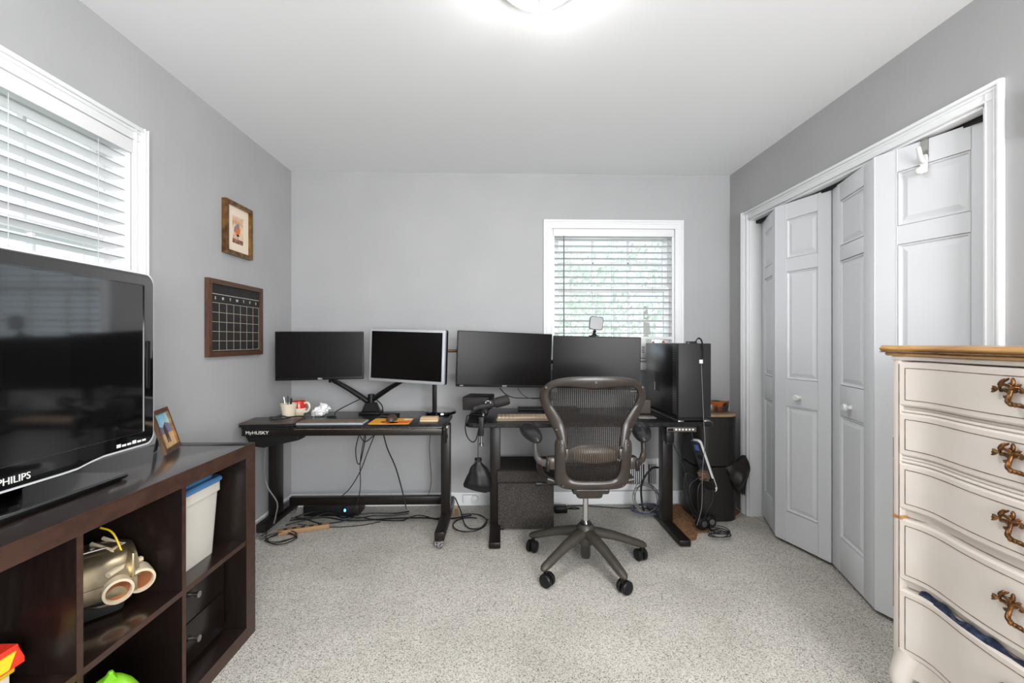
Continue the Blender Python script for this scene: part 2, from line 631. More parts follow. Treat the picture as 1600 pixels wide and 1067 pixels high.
# windows ----------------------------------------------------
def window(name, m, W, z0, z1, sash_w=.04):
    """m: local x along the wall (0..W), y out of the room, z up from the floor"""
    root = thing(name, None, None, m.translation, kind='structure')
    f = MB(m)
    d = TW
    e = .001
    f.box((e, e, z0 + e), (.018, d, z1 - e)).box((W - .018, e, z0 + e), (W - e, d, z1 - e)).box((.018, e, z1 - .018), (W - .018, d, z1 - e)).box((.018, e, z0 + e), (W - .018, d, z0 + .018))
    f.build('window_frame', M['trim'], root)
    s = MB(m)
    s.box((-.066, -.03, z0 - .022), (W + .066, .04, z0 + .002), .006)
    s.build('window_sill', M['trim'], root)
    MB(m).box((-.066, -.014, z0 - .09), (W + .066, 0, z0 - .022), .003).build('apron', M['trim'], root)
    nrm = m.to_3x3() @ V((0, -1, 0))
    P = lambda x, z: m @ V((x, 0, z))
    cw = .066
    casing_bar(P(-cw, z1 + cw), P(-cw, z0), root, nrm, cw)
    casing_bar(P(W + cw, z1 + cw), P(-cw, z1 + cw), root, nrm, cw)
    casing_bar(P(W + cw, z0), P(W + cw, z1 + cw), root, nrm, cw)
    mid = (z0 + z1) / 2 + .04
    for (a, b, yy) in ((z0 + .018, mid + .02, .075), (mid - .02, z1 - .018, .105)):
        sb = MB(m)
        x0, x1 = .018, W - .018
        y0, y1 = yy - .014, yy + .014
        sb.box((x0, y0, a), (x0 + sash_w, y1, b), .003).box((x1 - sash_w, y0, a), (x1, y1, b), .003)
        sb.box((x0 + sash_w - .002, y0 + .001, a), (x1 - sash_w + .002, y1 - .001, a + sash_w), .002).box((x0 + sash_w - .002, y0 + .001, b - sash_w), (x1 - sash_w + .002, y1 - .001, b), .002)
        so = sb.build('sash', M['trim'], root)
        ix0, ix1, iz0, iz1 = x0 + sash_w, x1 - sash_w, a + sash_w, b - sash_w
        mt = .016
        cwid = (ix1 - ix0 - 2 * mt) / 3
        ch = (iz1 - iz0 - mt) / 2
        for k in (1, 2):
            xx = ix0 + k * cwid + (k - 1) * mt
            MB(m).box((xx, yy - .01, iz0), (xx + mt, yy + .01, iz1), .003).build('muntin', M['trim'], so)
        MB(m).box((ix0, yy - .01, iz0 + ch), (ix1, yy + .01, iz0 + ch + mt), .003).build('muntin', M['trim'], so)
        for i in range(3):
            for j in range(2):
                xx = ix0 + i * (cwid + mt)
                zz = iz0 + j * (ch + mt)
                MB(m).box((xx, yy - .002, zz), (xx + cwid, yy + .002, zz + ch)).build('pane', M['glass'], so)
    return root


def blind(m, W, ztop, zbot, tilt, label, wand_x, valance=.055, pitch=.0465, depth=.048):
    root = thing('venetian_blind', label, 'blind', m @ V((W / 2, .035, zbot)))
    mb = MB(m)
    mb.box((.008, -.012, ztop - valance), (W - .008, -.004, ztop), .003)
    mb.box((.008, -.004, ztop - valance + .012), (W - .008, .055, ztop - .004), .002)
    mb.build('headrail', M['slat'], root)
    first = None
    z = ztop - valance - .02
    yc = .03
    mw = WM[root.name].inverted() @ m
    slats = []
    while z > zbot + .03:
        if first is None:
            def f(u, v):
                a = (v - .5) * depth
                cr = .004 * (1 - (2 * v - 1) ** 2)
                return (.012 + u * (W - .024), a * math.cos(tilt) - cr * math.sin(tilt), a * math.sin(tilt) + cr * math.cos(tilt))
            b = MB()
            b.grid(f, 1, 6)
            b.grid(lambda u, v: V(f(u, v)) + V((0, 0, -.0028)), 1, 6)
            first = b.build('slat', M['slat'], root, local=True)
            first.matrix_local = mw @ T(0, yc, z)
            slats.append(first)
        else:
            o = clone(first, root)
            o.matrix_local = mw @ T(0, yc, z) @ Rx(R(random.uniform(-1.2, 1.2)))
            slats.append(o)
        z -= pitch
    MB(m).box((.012, yc - .026, zbot), (W - .012, yc + .026, zbot + .022), .005).build('bottom_rail', M['slat'], root)
    for k in (.16, .5, .84):
        cb = MB(m)
        for yy in (yc - .0265, yc + .0265):
            cb.tube([(W * k, yy, ztop - valance), (W * k, yy, zbot + .01)], .0011, 5)
        cb.build('ladder_cord', M['cord'], root)
    wd = MB(m)
    wd.tube([(wand_x, -.02, ztop - valance - .005), (wand_x, -.02, zbot + .02)], .0045, 6)
    wd.build('tilt_wand', M['cablegrey'], root)
    MB(m).box((wand_x - .016, -.026, zbot - .02), (wand_x + .016, -.006, zbot + .02), .004).build('wand_handle', M['white'], root) if False else None
    MB(m).tube([(wand_x, -.014, ztop - valance + .004), (wand_x, -.02, ztop - valance - .012)], .003, 6).build('wand_hook', M['steel'], root)
    return root


mL = frame((XL, LY0, 0), (0, 1, 0), (-1, 0, 0))      # x along +Y, y outwards (-X)
mB = frame((BX0, YB, 0), (1, 0, 0), (0, 1, 0))
window('window_1', mL, LY1 - LY0, WZ0, WZ1)
window('window_2', mB, BX1 - BX0, WZ0, WZ1)
blind(mL, LY1 - LY0, WZ1 - .002, 1.10, R(-9), 'white venetian blind over the left window behind the television', .12)
blind(mB, BX1 - BX0, WZ1 - .002, 1.222, R(-3), 'white venetian blind over the back window above the desk', .085)

# outside
struct('ground', MB().box((-14, -6, -.5), (14, 16, -.45)), M['lawn'])


def garden_tree(x, y, h, rr, label):
    t = thing('garden_tree', label, 'tree', (x, y, -.45))
    MB().tube([(x, y, -.45), (x + .05, y, h * .5), (x, y + .05, h)], [.13, .1, .04], 8).build('trunk', M['bark'], t)
    b = MB()
    rnd = random.Random(int(x * 100))
    for k in range(1500):
        a, e, q = rnd.uniform(0, 2 * PI), rnd.uniform(-1, 1), rnd.uniform(.3, 1) ** .5
        p = V((x + rr * q * math.cos(a) * math.sqrt(1 - e * e), y + rr * q * math.sin(a) * math.sqrt(1 - e * e), h + rr * .9 * q * e))
        u = V((rnd.uniform(-1, 1), rnd.uniform(-1, 1), rnd.uniform(-1, 1))).normalized() * .06
        v = u.orthogonal().normalized() * .045
        b.face([b.bm.verts.new(p + u), b.bm.verts.new(p + v), b.bm.verts.new(p - u), b.bm.verts.new(p - v)])
    b.build('foliage', M['leaf'], t, smooth=False, kind='stuff')


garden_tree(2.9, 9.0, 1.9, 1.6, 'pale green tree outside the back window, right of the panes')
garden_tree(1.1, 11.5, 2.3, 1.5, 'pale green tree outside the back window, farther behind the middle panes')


# closet doors -----------------------------------------------
def leaf(root, a, b, z0, z1, knob=None):
    """a near the camera, b farther; the front faces the room"""
    a, b = V((*a, 0)), V((*b, 0))
    u = (b - a)
    W = u.length
    nrm = V((-u.y, u.x, 0)).normalized()
    if nrm.x > 0:
        nrm = -nrm
    m = frame(a, u, nrm)
    mb = MB(m)
    th = .034
    mb.box((.001, -th, z0), (W - .001, -.011, z1))
    st = W * .21
    pz = ((.20, .83), (.985, 1.625), (1.70, 1.935))
    mb.box((.001, -.012, z0), (st, 0, z1), .002).box((W - st, -.012, z0), (W - .001, 0, z1), .002)
    zs = [z0] + [q for p in pz for q in p] + [z1]
    for k in range(0, len(zs), 2):
        mb.box((st - .001, -.012, zs[k] + .0005), (W - st + .001, -.0005, zs[k + 1] - .0005), .002)
    lf = mb.build('leaf', M['door'], root)
    for p0, p1 in pz:
        pb = MB(m)
        x0, x1 = st + .004, W - st - .004
        y0, y1 = p0 + .004, p1 - .004

        def ringv(i, y):
            return [pb.bm.verts.new(m @ V(q)) for q in ((x0 + i, y, y0 + i), (x1 - i, y, y0 + i), (x1 - i, y, y1 - i), (x0 + i, y, y1 - i))]
        rs = [ringv(-.004, -.0115), ringv(0, -.0015), ringv(.006, -.004), ringv(.009, -.0095), ringv(.014, -.0095), ringv(.034, -.003), ringv(.036, -.003)]
        for q, s_ in zip(rs, rs[1:]):
            for k in range(4):
                pb.face((q[k], q[(k + 1) % 4], s_[(k + 1) % 4], s_[k]))
        pb.face(rs[-1])
        pb.build('panel', M['door'], lf, smooth=False)
    if knob is not None:
        kb = MB(m @ T(knob, 0, .885) @ Rx(R(-90)))
        kb.lathe([(.0, 0), (.012, 0), (.009, .008), (.008, .016), (.017, .022), (.0195, .03), (.016, .037), (.0, .039)])
        kb.build('knob', M['white'], lf)
    return m


A, Bq, Cq, Dq, Eq = (1.80, 3.09), (1.682, 2.745), (1.775, 2.395), (1.662, 1.985), (1.795, 1.58)
d1 = thing('door_1', None, None, (1.74, 2.75, .02), kind='structure')
leaf(d1, Bq, A, .022, 2.028)
leaf(d1, (Cq[0], Cq[1] + .004), (Bq[0], Bq[1] - .002), .022, 2.028, knob=.19)
d2 = thing('door_2', None, None, (1.74, 1.98, .02), kind='structure')
leaf(d2, (Dq[0], Dq[1] + .002), (Cq[0], Cq[1] - .004), .022, 2.028, knob=.21)
mD = leaf(d2, Eq, (Dq[0], Dq[1] - .002), .022, 2.028)

# over-door hook on the nearest leaf
hk = thing('over_door_hook', 'white plastic coat hook hung over top of nearest closet door leaf', 'hook', mD @ V((.24, .02, 1.83)))
hm = mD @ T(.235, 0, 0)
MB(hm).box((-.012, .0005, 1.955), (.012, .0035, 2.031), .001).box((-.012, -.036, 2.0285), (.012, .0035, 2.0325), .001).build('strap', M['steel'], hk)
MB(hm).prism(rrect(.026, .075, .008), .007, frame((0, .004, 1.93), (-1, 0, 0), (0, 0, 1)), .002).tube(smooth_path([(0, .01, 1.935), (0, .025, 1.95), (0, .04, 1.985), (0, .046, 1.993)], 6), [.009] * 18 + [.007], 10, flat=((1, 0, 0), .55)).build('hook_arm', M['white'], hk)
MB(hm).tube(smooth_path([(0, .008, 1.905), (0, .025, 1.893), (0, .036, 1.897)], 6), .008, 10).ball((0, .038, 1.899), .014, .012, .014).build('lower_peg', M['white'], hk)

# floor register
vt = thing('floor_register', 'white louvred air vent low on back wall behind office chair', 'vent', (.95, YB, .10))
vx0, vx1, vz0, vz1 = .715, 1.205, .105, .335
MB().box((vx0, YB - .012, vz0), (vx0 + .04, YB, vz1), .002).box((vx1 - .04, YB - .012, vz0), (vx1, YB, vz1), .002).box((vx0 + .038, YB - .0115, vz1 - .04), (vx1 - .038, YB, vz1), .002).box((vx0 + .038, YB - .0115, vz0), (vx1 - .038, YB, vz0 + .04), .002).build('frame', M['trim'], vt)
MB().box((vx0 + .03, YB - .002, vz0 + .03), (vx1 - .03, YB, vz1 - .03)).build('backing', M['dark'], vt)
sl = None
k = 0
x = vx0 + .048
while x < vx1 - .045:
    if abs(x - 1.085) > .02:
        if sl is None:
            sl = MB().box((x, YB - .011, vz0 + .038), (x + .0065, YB - .003, vz1 - .038)).build('louvre', M['trim'], vt)
            x0 = x
        else:
            cl = clone(sl, vt)
            cl.location = (x - x0, 0, 0)
    x += .0145
MB().box((1.07, YB - .012, vz0 + .03), (1.10, YB - .002, vz1 - .03), .001).build('divider', M['trim'], vt)

# ceiling lamp
lx, ly = .128, 1.53
cl = thing('ceiling_light', 'round lit flush ceiling lamp with frosted dome and finial', 'lamp', (lx, ly, ZC))
MB().lathe([(0, 0), (.120, 0), (.128, -.008), (.128, -.036), (.124, -.036), (.122, -.014), (0, -.014)], T(lx, ly, ZC), 32).build('rim', M['white'], cl)
MB().lathe([(.119, -.018), (.117, -.04), (.102, -.058), (.075, -.072), (.04, -.081), (0, -.084)], T(lx, ly, ZC), 40).build('lamp_shade', M['lampglow'], cl)
MB().lathe([(0, -.08), (.006, -.084), (.007, -.089), (.004, -.095), (0, -.096)], T(lx, ly, ZC), 12).build('finial', M['steel'], cl)

# ============================================================ left side: shelf unit
UX0, UX1 = -1.42, -1.027
U = thing('shelf_unit', 'low dark espresso cube shelf unit under the television', 'shelf', ((UX0 + UX1) / 2, 1.2, 0))
UE = 1.932
U0 = UE - .066 * 2 - .018 * 3 - .349 * 4
ztop, zlo, zsh0, zsh1 = .79, .052, .388, .406
MB().box((UX0, U0, .738), (UX1, UE - .066, ztop), .0015).build('top_board', M['wood'], U)
MB().box((UX0, U0 + .066, 0), (UX1, UE - .066, zlo), .0015).build('bottom_board', M['wood'], U)
MB().box((UX0, UE - .0655, 0), (UX1, UE, ztop), .0015).build('side_panel', M['woodv'], U)
MB().box((UX0, U0, 0), (UX1, U0 + .0655, .7375), .0015).build('side_panel', M['woodv'], U)
yy = UE - .066
cells = []
for k in range(4):
    cells.append((yy - .349, yy))
    yy -= .349
    if k < 3:
        MB().box((UX0, yy - .018, zlo), (UX1 - .003, yy, .738), .001).build('divider', M['woodv'], U)
        yy -= .018
for y0, y1 in cells:
    MB().box((UX0, y0, zsh0), (UX1 - .003, y1, zsh1), .001).build('shelf_board', M['wood'], U)
eb = MB()
eb.box((UX1 - .0005, U0, .739), (UX1 + .0008, UE - .066, .7895)).box((UX1 - .0005, UE - .065, .0005), (UX1 + .0008, UE - .0005, .7895)).box((UX1 - .0005, U0 + .066, .0005), (UX1 + .0008, UE - .0665, zlo))
yy = UE - .066 - .349
for k in range(3):
    eb.box((UX1 - .0035, yy - .0175, zlo), (UX1 - .0022, yy - .0005, .738))
    yy -= .367
for y0, y1 in cells:
    eb.box((UX1 - .0035, y0, zsh0 + .0005), (UX1 - .0022, y1, zsh1 - .0005))
eb.build('edge_band', M['edge'], U, label='lighter worn brown edge band')

# drawer insert
y0, y1 = cells[0]
DI = thing('drawer_insert', 'dark two drawer insert in the lower right cube of the shelf unit', 'drawers', (-1.25, (y0 + y1) / 2, zlo))
MB().box((-1.41, y0 + .002, zlo + .001), (-1.12, y1 - .02, .378), .001).build('carcass', M['dark'], DI)
for za, zb in ((zlo + .012, .215), (.219, .376)):
    dr = MB().box((-1.12, y0 + .003, za), (-1.103, y1 - .02, zb), .0015).build('drawer', M['woodv'], DI)
    yk = (y0 + y1) / 2 - .035
    MB(T(-1.103, yk, (za + zb) / 2 + .01) @ Ry(R(90))).lathe([(0, 0), (.006, 0), (.006, .016), (.011, .018), (.0115, .026), (0, .027)]).build('knob', M['steel'], dr, label='brushed silver knob')

# storage bin
SB = thing('storage_bin', 'frosted clear storage bin with blue lid in upper right cube', 'bin', (-1.22, 1.70, zsh1))
bx0, bx1, by0, by1, bz = -1.345, -1.085, 1.53 + .035, 1.795, .675


def binshell(u, v):
    t = .9 + .1 * v
    p = rrect((bx1 - bx0) * t, (by1 - by0) * t, .03, 4)
    return p


b = MB(T((bx0 + bx1) / 2, (by0 + by1) / 2, 0))
outs = [binshell(0, 0), binshell(0, 1)]
vr = [[b.bm.verts.new(b.m @ V((x, y, z))) for x, y in p] for p, z in ((outs[0], zsh1 + .001), (outs[1], bz - .035), ([(x * 1.05, y * 1.05) for x, y in outs[1]], bz - .033), ([(x * 1.05, y * 1.05) for x, y in outs[1]], bz))]
ins = [[b.bm.verts.new(b.m @ V((x * .97, y * .97, z))) for x, y in p] for p, z in ((outs[1], bz), (outs[0], zsh1 + .006))]
allr = vr + ins
for q, s_ in zip(allr, allr[1:]):
    for k in range(len(q)):
        b.face((q[k], q[(k + 1) % len(q)], s_[(k + 1) % len(q)], s_[k]))
b.face(vr[0][::-1])
b.face(ins[-1])
b.build('tub', M['clear'], SB)
lm = T((bx0 + bx1) / 2, (by0 + by1) / 2, bz)
MB().prism(rrect(.285, .255, .035, 5), .02, lm, .006).prism(rrect(.24, .2, .03, 5), .012, lm @ T(0, 0, .019), .004).build('lid', M['blue'], SB)
MB().box((-1.12, 1.62, zsh1 + .012), (-1.26, 1.67, .60), .006).box((-1.14, 1.69, zsh1 + .012), (-1.24, 1.74, .52), .01).box((-1.27, 1.60, zsh1 + .012), (-1.33, 1.72, .58), .01).build('contents', M['cream'], SB)

# toy helmet with goggles
HX, HY = -1.25, 1.37
TH_ = thing('toy_helmet', 'champagne metal toy helmet with two round goggle lenses in a cube', 'toy', (HX, HY, zsh1))
hm = T(HX, HY, zsh1) @ Rz(R(-38))


def shell(u, v):
    a = PI * u
    L = .26
    x = (v - .5) * L
    k = 1 - .18 * abs(2 * v - 1) ** 3
    return (.105 * math.cos(a) * k, x, .095 + .1 * math.sin(a) * k)


b = MB(hm)
b.grid(shell, 20, 12)
b.grid(lambda u, v: (lambda p: (p[0] * .94, p[1] * .97, .095 + (p[2] - .095) * .94))(shell(u, v)), 20, 12)
for sx in (-1, 1):
    b.box((sx * .104 - .006, -.12, .06), (sx * .104 + .004, .12, .102), .003)
b.box((-.1, .108, .06), (.1, .116, .17), .003)
b.build('shell', M['champagne'], TH_)
MB(hm).box((-.085, -.11, .0), (.085, .1, .06), .02).build('base', M['dark'], TH_)
MB(hm).tube([(.05, -.02, .192), (.05, .06, .192)], .003, 6).tube([(-.03, -.09, .196), (.03, -.09, .196), (.03, -.03, .198)], .0025, 6).lathe([(0, .004), (.012, .004), (.012, 0)], T(.02, .03, .19)).build('shell_rivets', M['steel'], TH_)


def lens(c, r, nrm):
    nz = V(nrm).normalized()
    nx = V((0, 0, 1)).cross(nz).normalized()
    m = frame(c, nx, nz.cross(nx))
    lo_ = MB(m @ Rx(0))
    lo_.lathe([(r * .78, .0), (r * .78, .012), (r * .82, .02), (r, .018), (r * 1.02, .0), (r * .98, -.035), (0, -.035)], None, 28)
    o = lo_.build('goggle_cup', M['bone'], TH_, label='bone coloured lens ring')
    MB(m).lathe([(0, .004), (r * .4, .006), (r * .79, .008), (r * .8, 0), (0, 0)], None, 24).build('lens', M['copper'], o)


nl = V((.75, -.62, -.12))
p1 = at(183, 920, 1.365)
p2 = at(218, 903, 1.43)
lens(p1, .037, nl)
lens(p2, .037, nl)
mid = (p1 + p2) / 2
hub = mid + V((-.05, .02, .09))
b = MB()
b.tube([p1 + V((-.01, -.02, .05)), mid + V((-.012, 0, .055)), p2 + V((-.01, .02, .05))], .009, 6)
b.tube([mid + V((-.015, -.012, .05)), hub + V((0, -.02, .01)), hub + V((-.06, -.02, .03))], .006, 6)
b.tube([mid + V((-.015, .02, .05)), hub + V((0, .02, .01)), hub + V((-.06, .02, .03))], .006, 6)
b.tube([hub + V((0, -.025, .01)), hub + V((0, .025, .01))], .006, 6)
b.build('bracket', M['bone'], TH_)
MB().tube(smooth_path([hub + V((-.05, .0, .07)), hub + V((-.01, .0, .05)), mid + V((-.015, .01, .055))], 6), .0028, 6).build('yellow_wire', M['yellow'], TH_)
MB().tube(smooth_path([p1 + V((-.06, -.03, -.035)), p1 + V((-.03, -.02, -.04)), mid + V((0, .0, -.038)), p2 + V((-.03, -.01, -.035))], 6), .006, 8).build('orange_strap', M['orange'], TH_)

# red and yellow toy house, low left
tp = atx(27, 992, -1.10)
HT = thing('toy_house', 'small red and yellow toy house at left edge of the shelf', 'toy', (tp.x, tp.y - .09, zsh1))
hx, hy = tp.x - .06, tp.y - .085
MB().box((hx - .05, hy - .08, zsh1 + .001), (hx + .05, hy + .08, .475), .004).build('walls', M['cream'], HT)
MB().prism([(-.10, 0), (.10, 0), (.10, .012), (.085, .05), (-.085, .05), (-.10, .012)], .13, frame((hx - .065, hy, .475), (0, 1, 0), (0, 0, 1)), .004).build('roof', M['toyred'], HT)
MB().prism([(-.07, .008), (.06, .008), (.075, .04), (-.06, .04)], .003, frame((hx + .0655, hy, .475), (0, 1, 0), (0, 0, 1))).box((hx - .056, hy - .085, .462), (hx + .056, hy + .085, .476), .003).build('roof_panel', M['yellow'], HT, label='yellow roof panel')
MB().box((hx + .0495, hy + .03, .43), (hx + .052, hy + .055, .458), .001).build('window', M['tan'], HT)

# lime green toy in the lower cube
gp = at(190, 1062, 1.19)
GT = thing('green_toy', 'lime green plastic toy with pointed fin in lower cube', 'toy', (gp.x, gp.y, zlo))
gx, gy = gp.x, gp.y
gz = gp.z
bg_ = MB()
bg_.ball((gx - .02, gy, (gz + zlo) / 2 + .01), .09, .055, (gz - zlo) / 2 + .004, 24)
bg_.build('body', M['lime'], GT)
MB().prism([(-.03, 0), (.035, 0), (.012, .05), (.004, .05)], .016, frame((gx - .03, gy - .01, gz - .02), (.7, .7, 0), (0, 0, 1)), .004).build('fin', M['lime'], GT)


# ============================================================ screens
def monitor_body(root, m, W, H, bezel, depth=.04, bottom=None, rr=.006, bodymat='black', scr='screenmat', scr_y=.0015):
    """local x right, z up, front at y=0 facing -y, centre at the origin"""
    bt = bottom or bezel
    fm = m @ frame((0, 0, 0), (1, 0, 0), (0, 0, 1))          # prism z -> -y
    MB(fm).prism(rrect(W, H, rr), depth, T(0, 0, -depth), .0025).build('housing', M[bodymat], root)
    MB(m).prism(rrect(W * .62, H * .62, .03), .03, frame((0, depth - .002, 0), (-1, 0, 0), (0, 0, 1)) @ T(0, 0, 0), .01).build('rear_bulge', M['black'], root)
    zc = (bt - bezel) / 2
    MB(fm).prism(rrect(W - 2 * bezel, H - bezel - bt, .002, 2), .001, T(0, zc, .0002)).build('screen', M[scr], root)


def place(L, Rr, Hroll=0):
    """matrix whose x axis runs from L to R (both room points at mid height)"""
    L, Rr = V(L), V(Rr)
    u = (Rr - L)
    W = u.length
    u.normalize()
    yv = V((0, 0, 1)).cross(u).normalized()
    zv = u.cross(yv)
    m = Matrix((u, yv, zv)).transposed().to_4x4()
    m.translation = (L + Rr) / 2
    return m, W


tf = lambda x, z, y=-.0012: frame((x, y, z), (1, 0, 0), (0, 0, 1))

# television
TX = -1.25
tvw, tz0, tz1 = .945, .852, 1.447
ty1 = 1.672
TV = thing('television', 'large black flat television with chrome edge on the shelf unit', 'television', (TX - .05, ty1 - tvw / 2, ztop))
tm = frame((TX, ty1 - tvw / 2, (tz0 + tz1) / 2), (0, 1, 0), (-1, 0, 0))
th_ = tz1 - tz0
fm = tm @ frame((0, 0, 0), (1, 0, 0), (0, 0, 1))


def tvpoly(g):
    w2, h2 = tvw / 2 + g, th_ / 2 + g
    p = []
    r = .035
    for cx, cy, a0 in ((w2 - r, h2 - r, 0), (-w2 + r, h2 - r, 90)):
        p += [(cx + r * math.cos(R(a0 + 15 * k)), cy + r * math.sin(R(a0 + 15 * k))) for k in range(7)]
    p += [(-w2 + r - r * math.cos(R(15 * k)), -h2 + r - r * math.sin(R(15 * k))) for k in range(7)]
    for q in range(13):
        x = -.27 + .54 * q / 12
        p.append((x, -h2 - .016 * (1 - min(1, max(0, (abs(x) - .16) / .11)) ** 2 * (3 - 2 * min(1, max(0, (abs(x) - .16) / .11))))))
    p += [(w2 - r + r * math.cos(R(-90 + 15 * k)), -h2 + r + r * math.sin(R(-90 + 15 * k))) for k in range(7)]
    return p


MB(fm).prism(tvpoly(.0065), .034, T(0, 0, -.036), .003).build('chrome_edge', mat('pale silver rim', srgb(226, 228, 230), rough=.25), TV, label='pale silver rim')
MB(fm).prism(tvpoly(0), .038, T(0, 0, -.036), .004).build('bezel', M['gloss'], TV)
MB(tm).prism(rrect(.7, .42, .05), .06, frame((0, .032, 0), (-1, 0, 0), (0, 0, 1)), .02).build('rear_housing', M['black'], TV)
MB(fm).prism(rrect(tvw - .10, th_ - .085, .003, 2), .001, T(0, .002, .0022)).build('screen', M['screen'], TV)
MB(fm).ring_prism(rrect(tvw - .094, th_ - .079, .004, 2), rrect(tvw - .10, th_ - .085, .003, 2), .004, T(0, .002, .0015)).build('screen_border', M['gloss'], TV)
MB(fm).prism(rrect(.016, .17, .006), .003, T(tvw / 2 - .028, -.02, .0015), .001).build('side_strip', M['black'], TV)
text('PHILIPS', .026, fm @ T(0, -th_ / 2 + .006, .0025), M['print'], TV)
ib = MB(fm)
for k in range(6):
    ib.box((tvw / 2 - .16 + k * .021, -th_ / 2 + .012, .002), (tvw / 2 - .144 + k * .021, -th_ / 2 + .019 + .004 * (k % 3 == 0), .0027))
ib.build('feature_icons', M['print'], TV)
MB().prism(rrect(.26, .52, .012, 4), .014, T(TX - .025, ty1 - tvw / 2 - .022, ztop + .004), .004).build('stand_base', M['gloss'], TV)
MB().box((TX - .24 + .2 - .045, ty1 - tvw / 2 - .09, ztop + .016), (TX - .055, ty1 - tvw / 2 + .09, tz0 + .06), .01).build('stand_neck', M['gloss'], TV)
MB().prism(rrect(.24, .5, .012, 4), .004, T(TX - .025, ty1 - tvw / 2 - .022, ztop + .0002)).build('stand_feet', M['black'], TV)

# standing photo frame on the shelf unit
pa, pb = atz(249, 714, ztop), atz(273, 699, ztop)
PF = thing('photo_frame', 'small standing photo frame with person at a beach, beside the television', 'frame', pb)
u = (pb - pa).normalized()
lean = V((-u.y, u.x, 0)) * .0
back = V((-u.y, u.x, 0))
if back.x > 0:
    back = -back
up = (V((0, 0, 1)) + back * .3).normalized()
pw = (pb - pa).length
ph = .165
pm_ = frame(pa + V((0, .02, .001)), u, up)
if pm_.to_3x3().col[2].dot(V((1, 0, 0))) < 0:
    pm_ = pm_ @ Matrix.Diagonal((1, 1, -1, 1))
out = [(0, 0), (pw, 0), (pw, ph), (0, ph)]
g = .013
inn = [(g, g), (pw - g, g), (pw - g, ph - g), (g, ph - g)]
MB(pm_).ring_prism(out, inn, .012).build('frame_moulding', M['walnut'], PF)
g2 = g - .003
MB(pm_).ring_prism([(g2, g2), (pw - g2, g2), (pw - g2, ph - g2), (g2, ph - g2)], [(g + .003, g + .003), (pw - g - .003, g + .003), (pw - g - .003, ph - g - .003), (g + .003, ph - g - .003)], .013).build('gold_liner', M['gold'], PF)
MB(pm_).box((.003, .003, .0), (pw - .003, ph - .003, .004)).build('backing', M['tan'], PF)
iw, ih = pw, ph
MB(pm_).box((g, ih * .55, .004), (iw - g, ih - g, .0048)).build('print_sky', mat('photo sky', srgb(120, 178, 206), srgb(170, 210, 220), rough=.4, scale=20), PF)
MB(pm_).prism([(g, ih * .4), (iw - g, ih * .4), (iw - g, ih * .6), (iw * .6, ih * .68), (iw * .4, ih * .57), (g, ih * .66)], .0006, T(0, 0, .0046)).build('print_hills', mat('photo hills', srgb(86, 104, 140), srgb(120, 120, 140), rough=.4, scale=40), PF)
MB(pm_).box((g, g, .004), (iw - g, ih * .42, .0054)).build('print_sand', mat('photo sand', srgb(214, 180, 132), srgb(190, 150, 110), rough=.4, scale=50), PF)
MB(pm_).prism([(iw * .42, ih * .2), (iw * .47, ih * .2), (iw * .5, ih * .34), (iw * .54, ih * .2), (iw * .6, ih * .2), (iw * .6, ih * .5), (iw * .55, ih * .62), (iw * .48, ih * .62), (iw * .4, ih * .5)], .0006, T(0, 0, .0052)).build('print_figure', mat('photo figure', srgb(70, 48, 52), rough=.4), PF)
MB(pm_).prism([(pw * .4, .0), (pw * .6, .0), (pw * .55, .1), (pw * .45, .1)], .003, T(0, .016, -.05) @ Rx(R(26))).build('easel_leg', M['black'], PF)


# wall pictures on the left wall: local x=+Y, y=up, z=+X
def wall_frame(name, label, cat, y0, y1, z0, z1, fw, depth, fm_, pad=0):
    t = thing(name, label, cat, (XL, (y0 + y1) / 2, z0))
    m = frame((XL + .001, y0, z0), (0, 1, 0), (0, 0, 1))
    W, H = y1 - y0, z1 - z0
    for a, bq in ((((0, 0), (W, 0)), ((fw, fw), (W - fw, fw))), (((W, 0), (W, H)), ((W - fw, fw), (W - fw, H - fw))), (((W, H), (0, H)), ((W - fw, H - fw), (fw, H - fw))), (((0, H), (0, 0)), ((fw, H - fw), (fw, fw)))):
        poly = [a[0], a[1], bq[1], bq[0]]
        MB(m).prism(poly, depth).build('frame_rail', fm_, t, smooth=False)
    return t, m, W, H


t, m, W, H = wall_frame('bird_picture', 'small gold framed picture of an orange breasted bird on left wall', 'picture', 2.535, 2.80, 1.70, 2.0, .022, .028, M['gold'])
q = .020
MB(m).box((q, q, .004), (W - q, H - q, .012)).build('mat_board', M['matboard'], t)
iw0, iw1, ih0, ih1 = W * .30, W * .70, H * .24, H * .76
MB(m).box((iw0, ih0, .012), (iw1, ih1, .0126)).build('print', mat('blurred autumn print', srgb(236, 206, 176), srgb(186, 122, 70), rough=.5, scale=18, lo=.42, hi=.68), t)
MB(m).box((iw0, ih0, .0126), (iw1, ih0 + .025, .0129)).box((iw0 + .008, ih0 + .02, .0126), (iw0 + .014, ih0 + .045, .013)).box((iw0 + .05, ih0 + .02, .0126), (iw0 + .056, ih0 + .04, .013)).build('print_fence', mat('print fence', srgb(96, 58, 44), srgb(170, 120, 96), rough=.5, scale=60), t)
MB(m).prism([(x_, y_ * 1.15) for x_, y_ in ell(.024, .024)], .0006, T(W * .49, H * .5, .0126)).build('print_bird_breast', mat('print orange', srgb(222, 112, 48), rough=.5), t)
MB(m).prism(ell(.014, .013), .0008, T(W * .5, H * .585, .0127)).prism(ell(.01, .022), .0008, T(W * .40, H * .51, .0127) @ Rz(R(-20))).build('print_bird_head', mat('print slate', srgb(128, 132, 134), rough=.5), t)
MB(m).prism(ell(.014, .006), .0007, T(W * .5, H * .40, .0127)).build('print_perch', M['dark'], t)
